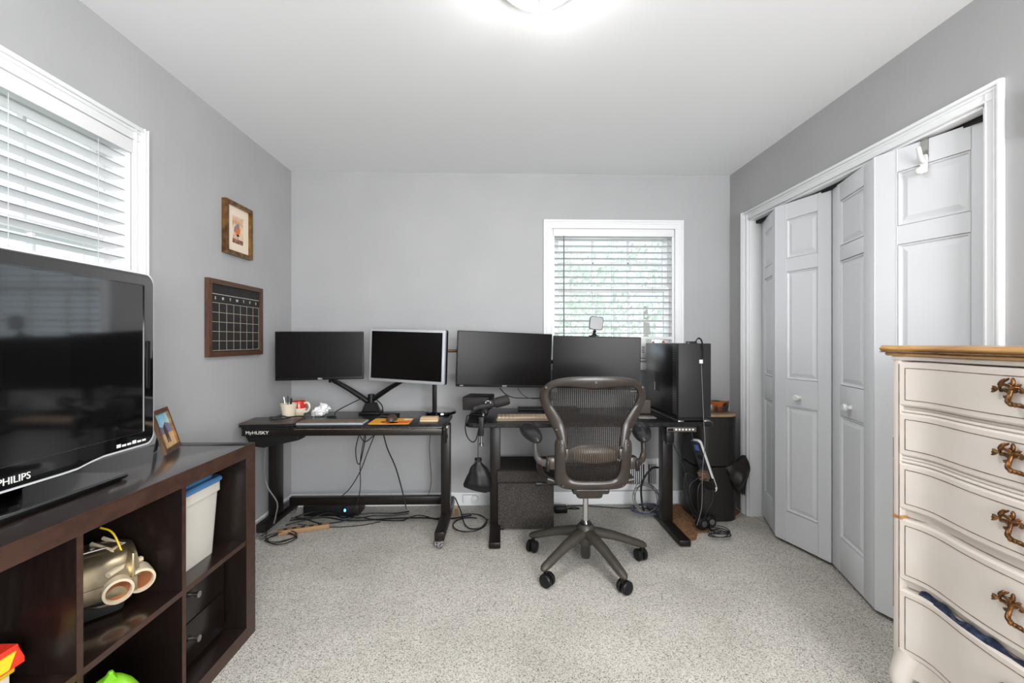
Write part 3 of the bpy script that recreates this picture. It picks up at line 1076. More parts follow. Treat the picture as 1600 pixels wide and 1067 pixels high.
t, m, W, H = wall_frame('chalkboard_calendar', 'walnut framed black weekly chalkboard calendar on left wall', 'calendar', 2.39, 2.925, 1.128, 1.542, .026, .024, M['walnut'])
MB(m).box((.022, .022, .004), (W - .022, H - .022, .014)).build('board', M['chalk'], t)
gb = MB(m)
gx0, gx1, gz0, gz1 = .034, W - .034, .034, H - .125
lw = .0011
for k in range(8):
    x = gx0 + (gx1 - gx0) * k / 7
    gb.box((x - lw, gz0, .014), (x + lw, gz1, .0146))
for k in range(6):
    z = gz0 + (gz1 - gz0) * k / 5
    gb.box((gx0, z - lw, .014), (gx1, z + lw, .0146))
gb.box((gx0, H - .08, .014), (gx1, H - .0765, .0146))
gb.build('grid_lines', mat('chalk cream line', srgb(188, 178, 162), rough=.7), t)
for k, ch in enumerate('SMTWTFS'):
    text(ch, .022, m @ T(gx0 + (gx1 - gx0) * (k + .5) / 7, H - .10, .0142), M['print'], t)

# black frame at right edge
q = thing('wall_plaque', 'thin black wall frame cut off at the right photo edge', 'frame', (XR, 1.33, 1.9))
m = frame((XR - .001, 1.425, 1.88), (0, -1, 0), (.02, .05, 1))
m = frame((XR - .001, 1.425, 1.88), (0, -1, -.03), (0, -.03, 1))
MB(m).ring_prism([(0, 0), (.2, 0), (.2, .15), (0, .15)], [(.012, .012), (.188, .012), (.188, .138), (.012, .138)], .02).build('frame_moulding', M['black'], q, smooth=False)
MB(m).box((.01, .01, .0), (.19, .14, .008)).build('panel', M['chalk'], q)

# ============================================================ left desk
DZ = .72
D1 = thing('work_table', 'black steel work table with crank knob in left corner', 'desk', (-.9, 2.95, 0))
dx0, dx1, dy0, dy1 = -1.475, -.335, 2.625, 3.21
MB().box((dx0, dy0, DZ - .012), (dx1, dy1, DZ), .003).build('table_top', M['deskblack'], D1)
fr = MB()
fr.box((dx0 + .002, dy0 + .002, DZ - .05), (dx1 - .002, dy0 + .022, DZ - .012), .003)
fr.box((dx0 + .002, dy1 - .022, DZ - .05), (dx1 - .002, dy1 - .002, DZ - .012), .003)
fr.box((dx0 + .002, dy0 + .022, DZ - .05), (dx0 + .022, dy1 - .022, DZ - .012), .003)
fr.box((dx1 - .022, dy0 + .022, DZ - .05), (dx1 - .002, dy1 - .022, DZ - .012), .003)
fr.build('apron_frame', M['brownblack'], D1)
MB().tube([(dx0 + .3, dy0 + .001, DZ - .012), (dx1 - .02, dy0 + .001, DZ - .012)], .0016, 6).build('worn_edge', M['dresserworn'], D1, label='paint worn front edge')
for x0, x1 in ((-1.485, -1.430), (-.385, -.328)):
    MB().box((x0, 2.95, .08), (x1, 3.04, DZ - .05), .004).build('column', M['brownblack'], D1)
    MB().box((x0, 2.66 if x0 > -1 else 2.80, .045), (x1, 3.28, .098), .005).build('foot', M['brownblack'], D1)
MB().box((-1.43, 3.12, .095), (-.385, 3.16, .15), .003).build('stretcher', M['brownblack'], D1)
MB().prism([(0, 0), (.30, 0), (.30, -.028), (.10, -.07), (.03, -.06)], .10, frame((-1.46, 2.74, DZ - .05), (1, .0, 0), (0, 0, 1)), .004).build('corner_bracket', M['matte'], D1)


def caster(x, y, sy):
    cb = MB()
    cb.box((x - .022, y - .022, .04), (x + .022, y + .022, .046))
    cb.prism([(-.02, .042), (.022, .042), (.03, .02), (.026, -.002), (.012, -.002), (-.012, .02)], .003, frame((x + .014, y + sy * .012, .0), (0, sy, 0), (0, 0, 1)))
    cb.prism([(-.02, .042), (.022, .042), (.03, .02), (.026, -.002), (.012, -.002), (-.012, .02)], .003, frame((x - .017, y + sy * .012, .0), (0, sy, 0), (0, 0, 1)))
    return cb


def desk_caster(x, y):
    cb = MB()
    cb.box((x - .024, y - .03, .042), (x + .024, y + .03, .047))
    for s_ in (-1, 1):
        cb.prism([(-.026, .043), (.02, .043), (.03, .02), (.022, .012), (.004, .014)], .003, frame((x + s_ * .018 - .0015, y, 0), (0, -1, 0), (0, 0, 1)))
    o = cb.build('caster_fork', M['steel'], D1)
    MB(frame((x - .012, y - .018, .0235), (0, 1, 0), (0, 0, 1))).lathe([(0, 0), (.017, 0), (.0225, .003), (.0225, .021), (.017, .024), (0, .024)], None, 20).build('wheel', M['cablegrey'], o)
    MB().cyl((x - .022, y - .018, .0235), (x + .022, y - .018, .0235), .005, seg=10).box((x + .006, y - .06, .03), (x + .016, y - .025, .036), .002).build('axle_brake', M['steel'], o)


desk_caster(-.357, 2.685)
desk_caster(-1.457, 2.84)
desk_caster(-.357, 3.25)
desk_caster(-1.457, 3.25)
km = frame((dx1 + .002, 2.655, DZ - .035), (0, 1, 0), (0, 0, 1))
MB(km @ Rz(R(25))).prism(rrect(.045, .11, .02), .02, T(0, -.02, 0), .004).build('crank_lever', M['brownblack'], D1)
MB(km @ T(0, .025, .02)).lathe([(0, 0), (.012, 0), (.012, .008), (0, .01)]).build('crank_bolt', M['chrome'], D1)
MB(km @ T(0, -.025, .02)).lathe([(0, 0), (.011, 0), (.011, .006), (0, .007)]).build('crank_hole', M['dark'], D1)
text('MyHUSKY', .026, frame((-1.385, dy0 + .0005, DZ - .031), (1, 0, 0), (0, 0, 1)), M['print'], D1, sx=1.15)

# laptop with glasses cable
LP = thing('laptop', 'closed black laptop on left corner of the work table', 'laptop', (-1.33, 2.74, DZ))
lm = frame((-1.345, 2.735, DZ), (1, .09, 0), (-.09, 1, 0))
MB(lm).prism(rrect(.30, .225, .012), .013, T(0, 0, .001), .003).build('base', M['matte'], LP)
MB(lm).prism(rrect(.30, .225, .012), .008, T(0, 0, .0155), .002).build('lid', mat('laptop lid', srgb(66, 58, 52), srgb(74, 66, 60), rough=.35, scale=5), LP)
MB(lm).box((-.1, .104, .012), (.1, .112, .018), .002).build('hinge', M['matte'], LP)
cp = V((-1.345, 2.76, DZ + .0275))
pts = [cp + V((.055 * math.cos(a) * (1 + .25 * math.sin(3 * a)) + .02, .05 * math.sin(a), .004 + .003 * math.sin(5 * a))) for a in [k * 2 * PI / 12 for k in range(26)]] + [cp + V((.11, .06, .004)), cp + V((.13, .09, -.002))]
tag(MB().tube(smooth_path(pts, 4), .0035, 6).build('charging_cable', M['cable']), 'coiled black charging cable lying on the closed laptop', 'cable')

# keyboards


def keyboard(name, label, m, W, D, cols, rows, base, key, hgt=.012, kh=.006):
    k = thing(name, label, 'keyboard', m.translation)
    MB(m).prism(rrect(W, D, .006), hgt, None, .003).build('case', base, k)
    b_ = MB(m)
    px, py = (W - .016) / cols, (D - .014) / rows
    rnd = random.Random(3)
    for j in range(rows):
        i = 0
        while i < cols:
            wd = 1
            if j == 0 and 4 <= i < 5:
                wd = min(6, cols - i)
            elif i == 0 and j in (1, 2, 3):
                wd = 1 + .0 * j
            x0 = -W / 2 + .008 + i * px
            y0_ = -D / 2 + .007 + j * py
            b_.box((x0 + .0012, y0_ + .0012, hgt - .001), (x0 + wd * px - .0012, y0_ + py - .0012, hgt + kh))
            i += wd
    b_.build('keys', key, k, kind='stuff', smooth=False)
    return k


keym = mat('grey brown keys', srgb(112, 100, 88), srgb(126, 112, 98), rough=.5, scale=20)
ka, kb_ = atz(462, 665, DZ), atz(572, 665, DZ)
keyboard('keyboard', 'silver edged keyboard on the left work table', frame((-1.005, 2.745, DZ + .001), (1, .01, 0), (-.01, 1, 0)), .40, .13, 17, 6, M['silver'], keym, .011, .004)

# mouse pad, mouse, wood coasters
mp = thing('mouse_pad', 'orange and yellow printed mouse pad on the left work table', 'mouse pad', (-.70, 2.81, DZ))
mm = frame((-.665, 2.80, DZ + .0005), (1, .02, 0), (-.02, 1, 0))
MB(mm).prism(rrect(.24, .19, .008), .003).build('pad', M['mattan'], mp)
MB(mm).prism([(-.02, -.092), (.112, -.092), (.117, .0), (.05, -.01), (.0, -.05)], .0006, T(0, 0, .003)).prism(ell(.05, .03), .0006, T(.0, -.06, .003)).build('orange_print', M['mattor'], mp)
MB(mm).prism([(-.06, -.03), (-.045, -.05), (-.02, -.035), (.03, -.05), (.02, -.03), (-.02, -.02), (-.05, -.015)], .0007, T(0, 0, .0034)).build('dark_print', M['dark'], mp)
MB(mm).prism(rrect(.05, .03, .004), .0008, T(.09, .05, .003)).build('white_print', M['print'], mp)
mo = thing('computer_mouse', 'dark brown computer mouse on the orange mouse pad', 'mouse', (-.69, 2.84, DZ + .004))
b = MB(mm @ T(-.005, .03, .0042))
b.grid(lambda u, v: (.033 * math.cos(2 * PI * u) * math.sin(PI / 2 * v) * (1 - .1 * math.sin(2 * PI * u)), .056 * math.sin(2 * PI * u) * math.sin(PI / 2 * v), .034 * math.cos(PI / 2 * v) ** .8), 24, 8, True)
b.prism(ell(.032, .055, 24), .002)
b.build('shell', mat('mouse brown', srgb(72, 58, 50), rough=.35), mo)
MB(mm @ T(-.005, .055, .03)).tube([(-.004, 0, 0), (.004, 0, 0)], .006, 10).build('wheel', M['black'], mo)
wc = thing('wooden_box', 'pale wooden slab box on right of the left work table', 'box', (-.43, 2.83, DZ))
wm_ = frame((-.435, 2.81, DZ + .0005), (1, .03, 0), (-.03, 1, 0))
MB(wm_).box((-.055, -.04, 0), (.055, .04, .016), .003).build('lower_slab', M['tanwood'], wc)
MB(wm_).box((-.053, -.038, .0175), (.053, .038, .026), .003).build('upper_slab', M['tanwood'], wc)

# mugs
c1 = at(451, 648, 2.93)
c1.z = DZ
CU = thing('cream_cup', 'cream ceramic cup holding black pens by the left wall', 'cup', c1)
MB(T(*c1)).lathe([(0, .002), (.038, .001), (.04, .006), (.037, .02), (.041, .05), (.049, .085), (.052, .095), (.049, .095), (.044, .08), (.036, .02), (0, .01)], None, 28).build('bowl', M['cream'], CU)
pn = thing('pens', 'black pens leaning in the cream ceramic cup', 'pens', c1 + V((0, 0, .02)))
for dx, dy, L in ((-.03, .0, .135), (-.015, .02, .14), (.01, .01, .13), (.025, -.01, .125)):
    MB().tube([c1 + V((dx * .3, dy * .3, .024)), c1 + V((dx, dy, L))], .004, 8).build('pen', M['black'] if dx > -.02 else M['steel'], pn)
c2 = at(467, 644, 3.02)
c2.z = DZ
MU = thing('red_mug', 'red and cream mug with round handle beside the cream cup', 'mug', c2)
MB(T(*c2)).lathe([(0, .001), (.03, .001), (.031, .01), (.042, .025), (.046, .05), (.0465, .055)], None, 28).build('lower_bowl', M['cream'], MU)
MB(T(*c2)).lathe([(.0465, .054), (.046, .075), (.04, .098), (.036, .1), (.034, .096), (.04, .07), (.035, .03), (0, .015)], None, 28).build('upper_bowl', M['red'], MU)
MB(T(*c2)).tube(smooth_path([(.04, -.01, .085), (.065, -.014, .088), (.076, -.016, .06), (.06, -.014, .032), (.04, -.01, .03)], 6), .007, 10).build('handle', M['cream'], MU)

# crumpled tissue
p3 = at(500, 643, 3.02)
p3.z = DZ
rn = random.Random(5)
b = MB(T(p3.x, p3.y, DZ))


def tissue(u, v):
    a, e = 2 * PI * u, PI * (v - .5)
    r_ = 1 + .16 * math.sin(3 * a + 2 * e) + .12 * math.sin(7 * a - 5 * e) + .08 * math.sin(11 * e + 4 * a)
    return (.055 * math.cos(a) * math.cos(e) * r_, .042 * math.sin(a) * math.cos(e) * r_, max(.001, .03 + .036 * math.sin(e) * r_ + .014 * math.cos(a)))


b.grid(tissue, 26, 14, True)
tag(b.build('crumpled_tissue', M['paper'], sharp=12), 'crumpled white paper tissue on the left work table', 'tissue')
wp = at(538, 640, 3.12)

# dual monitor arm
ab = at(580, 640, 3.12)
MA = thing('dual_monitor_mount', 'black dual monitor arm clamped to the left work table', 'monitor arm', (ab.x, 3.12, DZ))
bx, by = ab.x, 3.12
MB().box((bx - .07, by - .06, DZ + .0005), (bx + .07, by + .06, DZ + .014), .005).prism([(-.06, 0), (.06, 0), (.035, .06), (-.035, .06)], .05, frame((bx, by + .025, DZ + .014), (1, 0, 0), (0, 0, 1)), .004).build('clamp_base', M['matte'], MA)
MB().cyl((bx, by, DZ + .014), (bx, by, DZ + .13), .022).build('post', M['black'], MA)
dl, dr = at(429.5, 556.5, 2.97), at(568, 555, 3.09)
sl_, sr_ = at(577, 553.5, 3.03), at(694.5, 559, 2.86)
dm, dW = place(dl, dr)
sm_, sW = place(sl_, sr_)
for s_, mmx, yo in ((-1, dm, .0), (1, sm_, .02)):
    tgt = mmx @ V((0, .075, 0))
    low = mmx @ V((.06 if s_ < 0 else -.06, .085, -.165))
    low.y = max(low.y, 3.07)
    a0 = V((bx + s_ * .02, by, DZ + .08 + yo))
    MB().tube(smooth_path([a0, a0 * .5 + low * .5 + V((0, 0, .006)), low], 4), [.026, .026, .026, .025, .024, .023, .022, .022, .02], 10, flat=((0, 1, 0), .7)).build('lower_arm', M['black'], MA)
    MB().cyl(low + V((0, 0, -.02)), low + V((0, 0, .03)), .02).tube([low, tgt + V((0, .0, -.08)), tgt], [.016, .014, .014], 8).build('upper_arm', M['black'], MA)
    MB(mmx).box((-.05, .066, -.05), (.05, .074, .05), .002).build('mount_plate', M['black'], MA)

# dell style monitor and silver monitor
md = thing('monitor', 'black widescreen monitor on arm nearest the left wall', 'monitor', dm @ V((0, .03, -.16)))
monitor_body(md, dm, dW, .319, .006, .036, bottom=.017)
text('DELL', .013, dm @ tf(0, -.151), M['print'], md)
ms = thing('monitor', 'silver framed monitor on arm right of the black wall side monitor', 'monitor', sm_ @ V((0, .03, -.17)))
monitor_body(ms, sm_, sW, .345, .017, .05, bottom=.019, rr=.01, bodymat='silver')
MB(sm_ @ frame((0, 0, 0), (1, 0, 0), (0, 0, 1))).prism(rrect(sW + .002, .347, .011), .03, T(0, 0, -.048), .003).build('side_band', M['black'], ms)

# desk lamp with horizontal arm behind monitors
lb = atz(690, 640, DZ)
lb.y = 3.10
lb.x = at(689, 640, 3.10).x
DLm = thing('desk_lamp', 'black round base desk lamp with bronze arm behind the silver monitor', 'lamp', (lb.x, lb.y, DZ))
MB(T(lb.x, lb.y, DZ)).lathe([(0, .0005), (.10, .0005), (.105, .006), (.104, .016), (.098, .022), (0, .023)], None, 36).build('base', M['gloss'], DLm)
px_ = at(679, 640, 3.10).x
MB().box((px_ - .015, 3.09, DZ + .02), (px_ + .015, 3.11, 1.16), .004).build('pole', M['black'], DLm)
MB().tube([(px_ - .01, 3.12, 1.143), (.25, 3.16, 1.15)], .010, 10).build('lamp_arm', mat('bronze lamp arm', srgb(96, 72, 52), rough=.35, metal=.6), DLm)

# adapter and hub near the arm base
ha = at(613, 648, 3.0)
hbm = frame((ha.x - .01, 2.975, DZ + .001), (1, -.35, 0), (.35, 1, 0))
hub_ = thing('docking_hub', 'small black docking hub lying right of the monitor arm base', 'hub', hbm.translation)
MB(hbm).box((-.055, -.035, 0), (.055, .035, .022), .003).build('body', M['black'], hub_)
MB(hbm).box((-.05, -.0365, .003), (.05, -.0345, .012)).build('port_strip', M['steel'], hub_)
cable([at(566, 622, 3.08), at(545, 632, 3.05), at(525, 643, 3.0) * 1, V((-1.08, 2.99, DZ + .006)), V((-1.12, 2.97, DZ + .005)), V((-1.05, 2.95, DZ + .005))], .0035, 'black cable looping from monitor arm to the table top left')
cable([at(588, 624, 3.06), at(597, 634, 3.04), V((ha.x - .06, 2.99, DZ + .012))], .004, 'short black cable from monitor arm to docking hub')

# ============================================================ right desk
EZ = .736
D2 = thing('standing_desk', 'black standing desk with rounded corners under the back window', 'desk', (.55, 2.95, 0))
ex0, ex1, ey0, ey1 = -.203, 1.262, 2.632, 3.235
MB().prism(rrect(ex1 - ex0, ey1 - ey0, .05, 6), .026, T((ex0 + ex1) / 2, (ey0 + ey1) / 2, EZ - .026), .004).build('desk_top', M['deskblack'], D2)
for x0, x1 in ((-.068, .0), (1.053, 1.121)):
    MB().box((x0, 2.93, .04), (x1, 3.01, EZ - .026), .004).build('column', M['brownblack'], D2)
    MB().box((x0, 2.645, .004), (x1, 3.27, .04), .006).build('foot', M['brownblack'], D2)
MB().box((-.0, 2.935, EZ - .075), (1.053, 3.0, EZ - .03), .004).build('crossbar', M['matte'], D2)
MB().box((.98, 2.65, EZ - .062), (1.155, 2.78, EZ - .0265), .005).build('control_box', M['matte'], D2)
cpn = MB().box((.975, 2.642, EZ - .057), (1.15, 2.652, EZ - .030), .003).build('control_panel', mat('panel taupe', srgb(92, 82, 74), rough=.4), D2)
MB().box((.98, 2.640, EZ - .052), (1.012, 2.643, EZ - .035)).build('display', M['gloss'], cpn)
kb = MB()
for k in range(6):
    kb.box((1.024 + k * .020, 2.640, EZ - .048), (1.034 + k * .020, 2.643, EZ - .038), .001)
kb.build('buttons', M['print'], cpn)
MB().box((1.0, 2.72, EZ - .14), (1.05, 2.80, EZ - .062), .006).box((1.005, 2.73, EZ - .152), (1.035, 2.76, EZ - .14), .004).build('motor_box', M['black'], D2)

# two big monitors
al, ar = at(714, 560, 2.93), at(861.5, 564, 3.06)
am, aW = place(al, ar)
m1 = thing('monitor', 'large black monitor on the standing desk behind chair left side', 'monitor', am @ V((0, .03, -.18)))
monitor_body(m1, am, aW, .362, .006, .04, bottom=.016)
text('ASUS', .013, am @ tf(.0, -.173), M['print'], m1)
text('HDMI', .008, am @ tf(-aW / 2 + .035, -.173), M['print'], m1)
bl, br = at(863.5, 565, 3.065), at(1001, 568.5, 3.0)
bm2, bW = place(bl, br)
m2 = thing('monitor', 'large black monitor below the back window beside the computer tower', 'monitor', bm2 @ V((0, .03, -.18)))
monitor_body(m2, bm2, bW, .352, .005, .04, bottom=.016)
# twin monitor stand on the standing desk
st = thing('monitor_stand', 'black twin monitor stand behind the two large monitors', 'monitor stand', (.33, 3.17, EZ))
MB().box((.12, 3.09, EZ + .0005), (.54, 3.22, EZ + .014), .005).build('base_plate', M['black'], st)
MB().box((.305, 3.17, EZ + .014), (.355, 3.205, 1.12), .006).build('post', M['black'], st)
for mq in (am, bm2):
    c_ = mq @ V((0, .075, 0))
    MB().tube([(.33, 3.185, c_.z), (c_.x, c_.y + .02, c_.z)], .014, 8).build('arm', M['black'], st)
    MB(mq).box((-.05, .066, -.05), (.05, .076, .05), .002).build('mount_plate', M['black'], st)

# panel light on top of right monitor
wl = at(931, 506, 3.03)
WL = thing('panel_light', 'small square panel light on ball mount atop the right monitor', 'light', (wl.x, 3.03, wl.z - .06))
ztm = at(931, 525, 3.03).z
MB(T(wl.x, 3.02, wl.z + .004) @ Rx(R(90)) @ Rz(R(-6)) ).prism(rrect(.092, .088, .016), .016, T(0, 0, -.008), .003).build('panel', mat('panel rim', srgb(90, 90, 92), rough=.4), WL)
MB(T(wl.x, 3.012, wl.z + .004) @ Rx(R(90)) @ Rz(R(-6))).prism(rrect(.082, .078, .013), .0015).build('diffuser', mat('panel diffuser', srgb(128, 128, 130), rough=.3), WL)
MB().lathe([(.024, 0), (.02, .006), (.01, .014), (.008, .03)], T(wl.x - .008, 3.045, ztm + .001), 16).ball((wl.x - .006, 3.04, ztm + .032), .011).build('ball_mount', M['black'], WL)
MB().box((wl.x - .04, 3.02, ztm - .002), (wl.x + .022, 3.075, ztm + .004), .002).build('clip', M['black'], WL)

# computer tower
pcm = T(1.137, 2.635, EZ) @ Rz(R(1.0))
PC = thing('computer_tower', 'tall black computer tower on right end of the standing desk', 'computer', (1.137, 2.9, EZ))
pw2, pd, pz0, pz1 = .0975, .57, .030, .462
MB(pcm).box((-pw2, .022, pz0), (pw2, pd, pz1), .004).build('case', mat('tower side', srgb(24, 24, 25), srgb(29, 28, 28), rough=.3, scale=30), PC)
MB(pcm).box((-pw2, .0, pz0), (pw2, .018, pz1), .004).build('front_panel', mat('tower front', srgb(40, 40, 41), rough=.5, spec=.3), PC)
hb = MB(pcm)
for k in range(42):
    hb.box((-pw2 - .0012, .026, pz0 + .012 + k * .0099), (-pw2 + .004, .085, pz0 + .0165 + k * .0099))
hb.build('side_perforations', M['steel'], PC, kind='stuff')
hv = MB(pcm)
for i in range(4):
    for k in range(12):
        hv.box((-pw2 - .0006, .30 + i * .022, pz0 + .12 + k * .0105), (-pw2 + .003, .314 + i * .022, pz0 + .126 + k * .0105))
hv.build('side_vent', M['dark'], PC, kind='stuff')
MB(pcm).box((-pw2 - .0007, .385, pz0 + .12), (-pw2 + .002, .392, pz0 + .175)).build('side_mark', M['print'], PC)
MB(pcm).box((-pw2 + .01, .03, .006), (pw2 - .02, pd - .03, pz0)).build('plinth', M['dark'], PC)
for xa in (-pw2 + .004, pw2 - .034):
    MB(pcm).box((xa - .006, .0, .001), (xa + .03, pd, .012), .004).build('base_rail', M['steel'], PC)
MB(pcm).box((-.03, .03, pz1), (.03, .06, pz1 + .004), .001).build('top_ports', M['gloss'], PC)
MB(pcm).box((.0, .1, pz1 + .001), (.06, .13, pz1 + .012), .004).build('power_button', M['black'], PC)
t_ = MB(pcm)
pth = smooth_path([(.02, .04, pz1 + .006), (.025, .01, pz1 + .03), (.035, -.012, pz1 + .015), (.04, -.016, pz1 - .04), (.042, -.01, pz1 - .085)], 6)
us = tag(t_.tube(pth, [.003] * 6 + [.005] * 12 + [.003] * 7, 8).build('usb_stick_cable', M['black']), 'black usb plug hooked over top of computer tower front', 'cable')
wcb = MB(pcm).tube(smooth_path([(.035, -.006, pz1 - .11), (.04, -.006, .25), (.045, -.008, .1), (.048, -.012, .0), (.05, -.02, -.12), (.045, 0, -.3), (.05, .02, -.5), (.03, .04, -.62)], 7), .0018, 6).build('white_cable', M['cablegrey'])
tag(wcb, 'thin grey cable hanging down the front of the computer tower', 'cable')
tag(MB(pcm).box((.024, -.010, pz1 - .117), (.044, -.0005, pz1 - .095), .002).build('cable_clip', M['white']), 'tiny white cable clip stuck on computer tower front', 'clip')

# things on the standing desk: keyboard, card, notebook, speaker
keyboard('keyboard', 'tan key compact keyboard left of the office chair on standing desk', frame((.155, 2.745, EZ + .001), (1, .0, 0), (0, 1, 0)), .36, .125, 15, 5, mat('keyboard grey', srgb(120, 108, 94), rough=.5), mat('tan keys', srgb(176, 154, 128), srgb(190, 168, 140), rough=.5, scale=12), .018, .008)
kk = at(1015, 659, 2.78)
MB_ = MB(frame((.905, 2.80, EZ + .0005), (1, -.1, 0), (.1, 1, 0))).prism(rrect(.11, .08, .01), .006, None, .002)
tag(MB_.build('trackpad', mat('speckled grey pad', srgb(150, 144, 136), srgb(104, 98, 92), rough=.5, scale=60)), 'small speckled grey card right of the office chair', 'card')
so = thing('desk_speaker', 'small brown grey block speaker behind chair beside computer tower', 'speaker', (.955, 2.985, EZ))
MB().box((.90, 2.96, EZ + .0005), (.985, 3.03, EZ + .088), .005).build('body', mat('taupe block', srgb(88, 78, 72), rough=.5), so)
MB().box((.905, 2.957, EZ + .008), (.98, 2.961, EZ + .08), .002).build('grille', mat('taupe grille', srgb(78, 70, 65), rough=.7, bump=.4, bscale=300), so)
sp = at(745, 632, 2.92)
SP = thing('bookshelf_speaker', 'black box speaker on left corner of the standing desk', 'speaker', (sp.x, 2.95, EZ))
smx = frame((sp.x - .005, 2.86, EZ), (1, -.18, 0), (.18, 1, 0))
MB(smx).box((-.085, 0, .04), (.085, .19, .125), .006).build('cabinet', M['matte'], SP)
MB(smx).box((-.08, -.006, .045), (.08, .001, .12), .004).build('grille', M['chalk'], SP)
MB(smx).box((-.05, .03, .001), (.05, .15, .012), .004).box((-.015, .07, .01), (.015, .1, .042)).build('stand', M['black'], SP)

# microphone on boom arm clamped to the front edge
MI = thing('microphone', 'grey studio microphone on clamp arm at left end of standing desk', 'microphone', (-.08, 2.66, EZ))
ma_, mb_ = at(758, 634, 2.70), at(796, 623, 2.72)
ax = (mb_ - ma_).normalized()
m_ = frame(ma_, ax.cross(V((0, 1, 0))), V((0, 1, 0)))
MB(frame(ma_, V((0, 1, 0)).cross(ax), V((0, 1, 0)))).lathe([(0, -.07), (.014, -.07), (.016, -.05), (.012, -.045), (.018, -.03), (.022, 0), (.022, .05), (.024, .055)], None, 20).build('mic_body', mat('grey mic body', srgb(60, 60, 61), rough=.35, metal=.4), MI)
MB(frame(ma_, V((0, 1, 0)).cross(ax), V((0, 1, 0)))).lathe([(.023, .055), (.029, .06), (.031, .075), (.031, .135), (.026, .147), (0, .15)], None, 20).build('foam_cover', M['chalk'], MI)
mb2 = ma_ + ax * .01
MB().tube(smooth_path([mb2 + V((-.02, 0, .028)), mb2 + V((.0, -.03, .03)), mb2 + V((.03, -.02, .022)), mb2 + V((.03, 0, -.02))], 5), .004, 8).ball(mb2 + V((-.005, -.028, .02)), .008).ball(mb2 + V((.022, -.024, .018)), .008).build('yoke', M['steel'], MI)
lowp = at(752, 668, 2.615)
MB().tube(smooth_path([mb2 + V((-.01, 0, -.02)), at(756, 645, 2.66), lowp], 6), .0085, 10).build('boom_arm', mat('dull steel arm', srgb(112, 112, 112), rough=.35, metal=.7), MI)
MB(T(lowp.x, 2.612, EZ - .058)).box((-.014, -.012, -.01), (.014, .018, .10), .004).box((-.014, -.01, .088), (.014, .07, .10), .003).box((-.014, -.0, -.0), (.014, .06, .012), .003).build('clamp', M['matte'], MI)
MB().cyl((lowp.x, 2.64, EZ - .12), (lowp.x, 2.64, EZ - .03), .006).cyl((lowp.x, 2.64, EZ - .13), (lowp.x, 2.64, EZ - .118), .014).build('clamp_screw', M['steel'], MI)
MB().ball(at(759, 644, 2.655), .016, .014, .018).build('joint_knob', M['matte'], MI)
cable([mb2 + V((-.005, -.012, .0)), at(757, 650, 2.64), at(750, 662, 2.595), at(747, 675, 2.595), at(743, 688, 2.60), at(737, 690, 2.61), at(730, 682, 2.62), at(727, 668, 2.62), at(730, 650, 2.7), V((-.19, 2.85, EZ + .004))], .0035, 'black microphone cable looping below left desk corner')

# drawstring bag
bgp = at(747, 742, 2.62)
BG = thing('drawstring_bag', 'black drawstring bag hanging below left end of standing desk', 'bag', (bgp.x, 2.62, bgp.z - .09))
prof = [(-.012, .098), (-.03, .09), (-.02, .075), (-.035, .04), (-.055, -.01), (-.085, -.055), (-.08, -.075), (-.03, -.082), (.05, -.10), (.065, -.08), (.078, -.02), (.07, .03), (.04, .06), (.012, .078), (.02, .092), (.006, .099)]
bgm = frame((bgp.x, 2.622, bgp.z), (1, 0, 0), (0, 0, 1))
b = MB(bgm)
NN = 12


def bagsurf(u, v):
    zz = .098 - .19 * v
    hw = interp([(0, .018), (.08, .022), (.12, .014), (.3, .05), (.6, .07), (.85, .082), (.95, .075), (1, .05)], v)
    cxs = interp([(0, 0), (.5, .008), (1, -.005)], v)
    a = 2 * PI * u
    dp = interp([(0, .012), (.12, .01), (.4, .035), (.8, .045), (1, .01)], v)
    wr = 1 + .07 * math.sin(7 * a + 5 * v) * (1 - v * .5)
    return (cxs + hw * math.cos(a) * wr, zz - .012 * v * math.cos(a), dp * math.sin(a) * wr)


b.grid(bagsurf, 40, 18, True)
b.build('pouch', M['bag'], BG, sharp=60)
MB().tube([at(747, 716, 2.622), at(747, 690, 2.61), at(748, 668, 2.60)], .0022, 6).build('drawstring', M['cable'], BG)
MB().tube([at(747, 718, 2.622) + V((-.02, -.01, -.01)), at(747, 718, 2.622) + V((.02, -.01, -.012))], .004, 6).build('drawstring_knot', M['cable'], BG)

# ottoman
OT = thing('storage_ottoman', 'grey woven cube storage ottoman under the standing desk', 'ottoman', (.162, 3.09, 0))
ox0, ox1, oy0, oy1 = -.018, .342, 2.905, 3.265
MB().box((ox0, oy0, .012), (ox1, oy1, .305), .008).build('box', M['ottoman'], OT)
MB().box((ox0 - .006, oy0 - .006, .308), (ox1 + .006, oy1 + .006, .385), .014, seg=3).build('lid', M['ottoman'], OT)
MB().tube([(ox0 - .005, oy0 - .007, .314), (ox1 + .005, oy0 - .007, .314)], .003, 6).build('piping', M['ottoman'], OT)
for fx in (ox0 + .03, ox1 - .03):
    for fy in (oy0 + .03, oy1 - .03):
        MB().cyl((fx, fy, 0), (fx, fy, .014), .014).build('foot', M['black'], OT)

cable([at(781, 606, 3.08), at(789, 615, 3.08), at(802, 621, 3.08), at(822, 622, 3.08), at(845, 622, 3.08), at(870, 625, 3.08)], .0035, 'black cable drooping under left large monitor toward the chair')
cable([at(809, 606, 3.1), at(814, 614, 3.1), at(824, 621, 3.1), at(838, 623, 3.1), at(858, 620, 3.1)], .0022, 'thin black cable drooping under right side of left large monitor')

# ============================================================ office chair
cx = .462
CH = thing('office_chair', 'bronze grey mesh office chair facing the standing desk', 'chair', (cx, 2.46, 0))
bcx = .462


def back_y(u, z):
    base = interp([(.44, 2.285), (.52, 2.27), (.66, 2.235), (.80, 2.245), (.95, 2.225), (1.05, 2.195)], z)
    return base + .55 * u * u


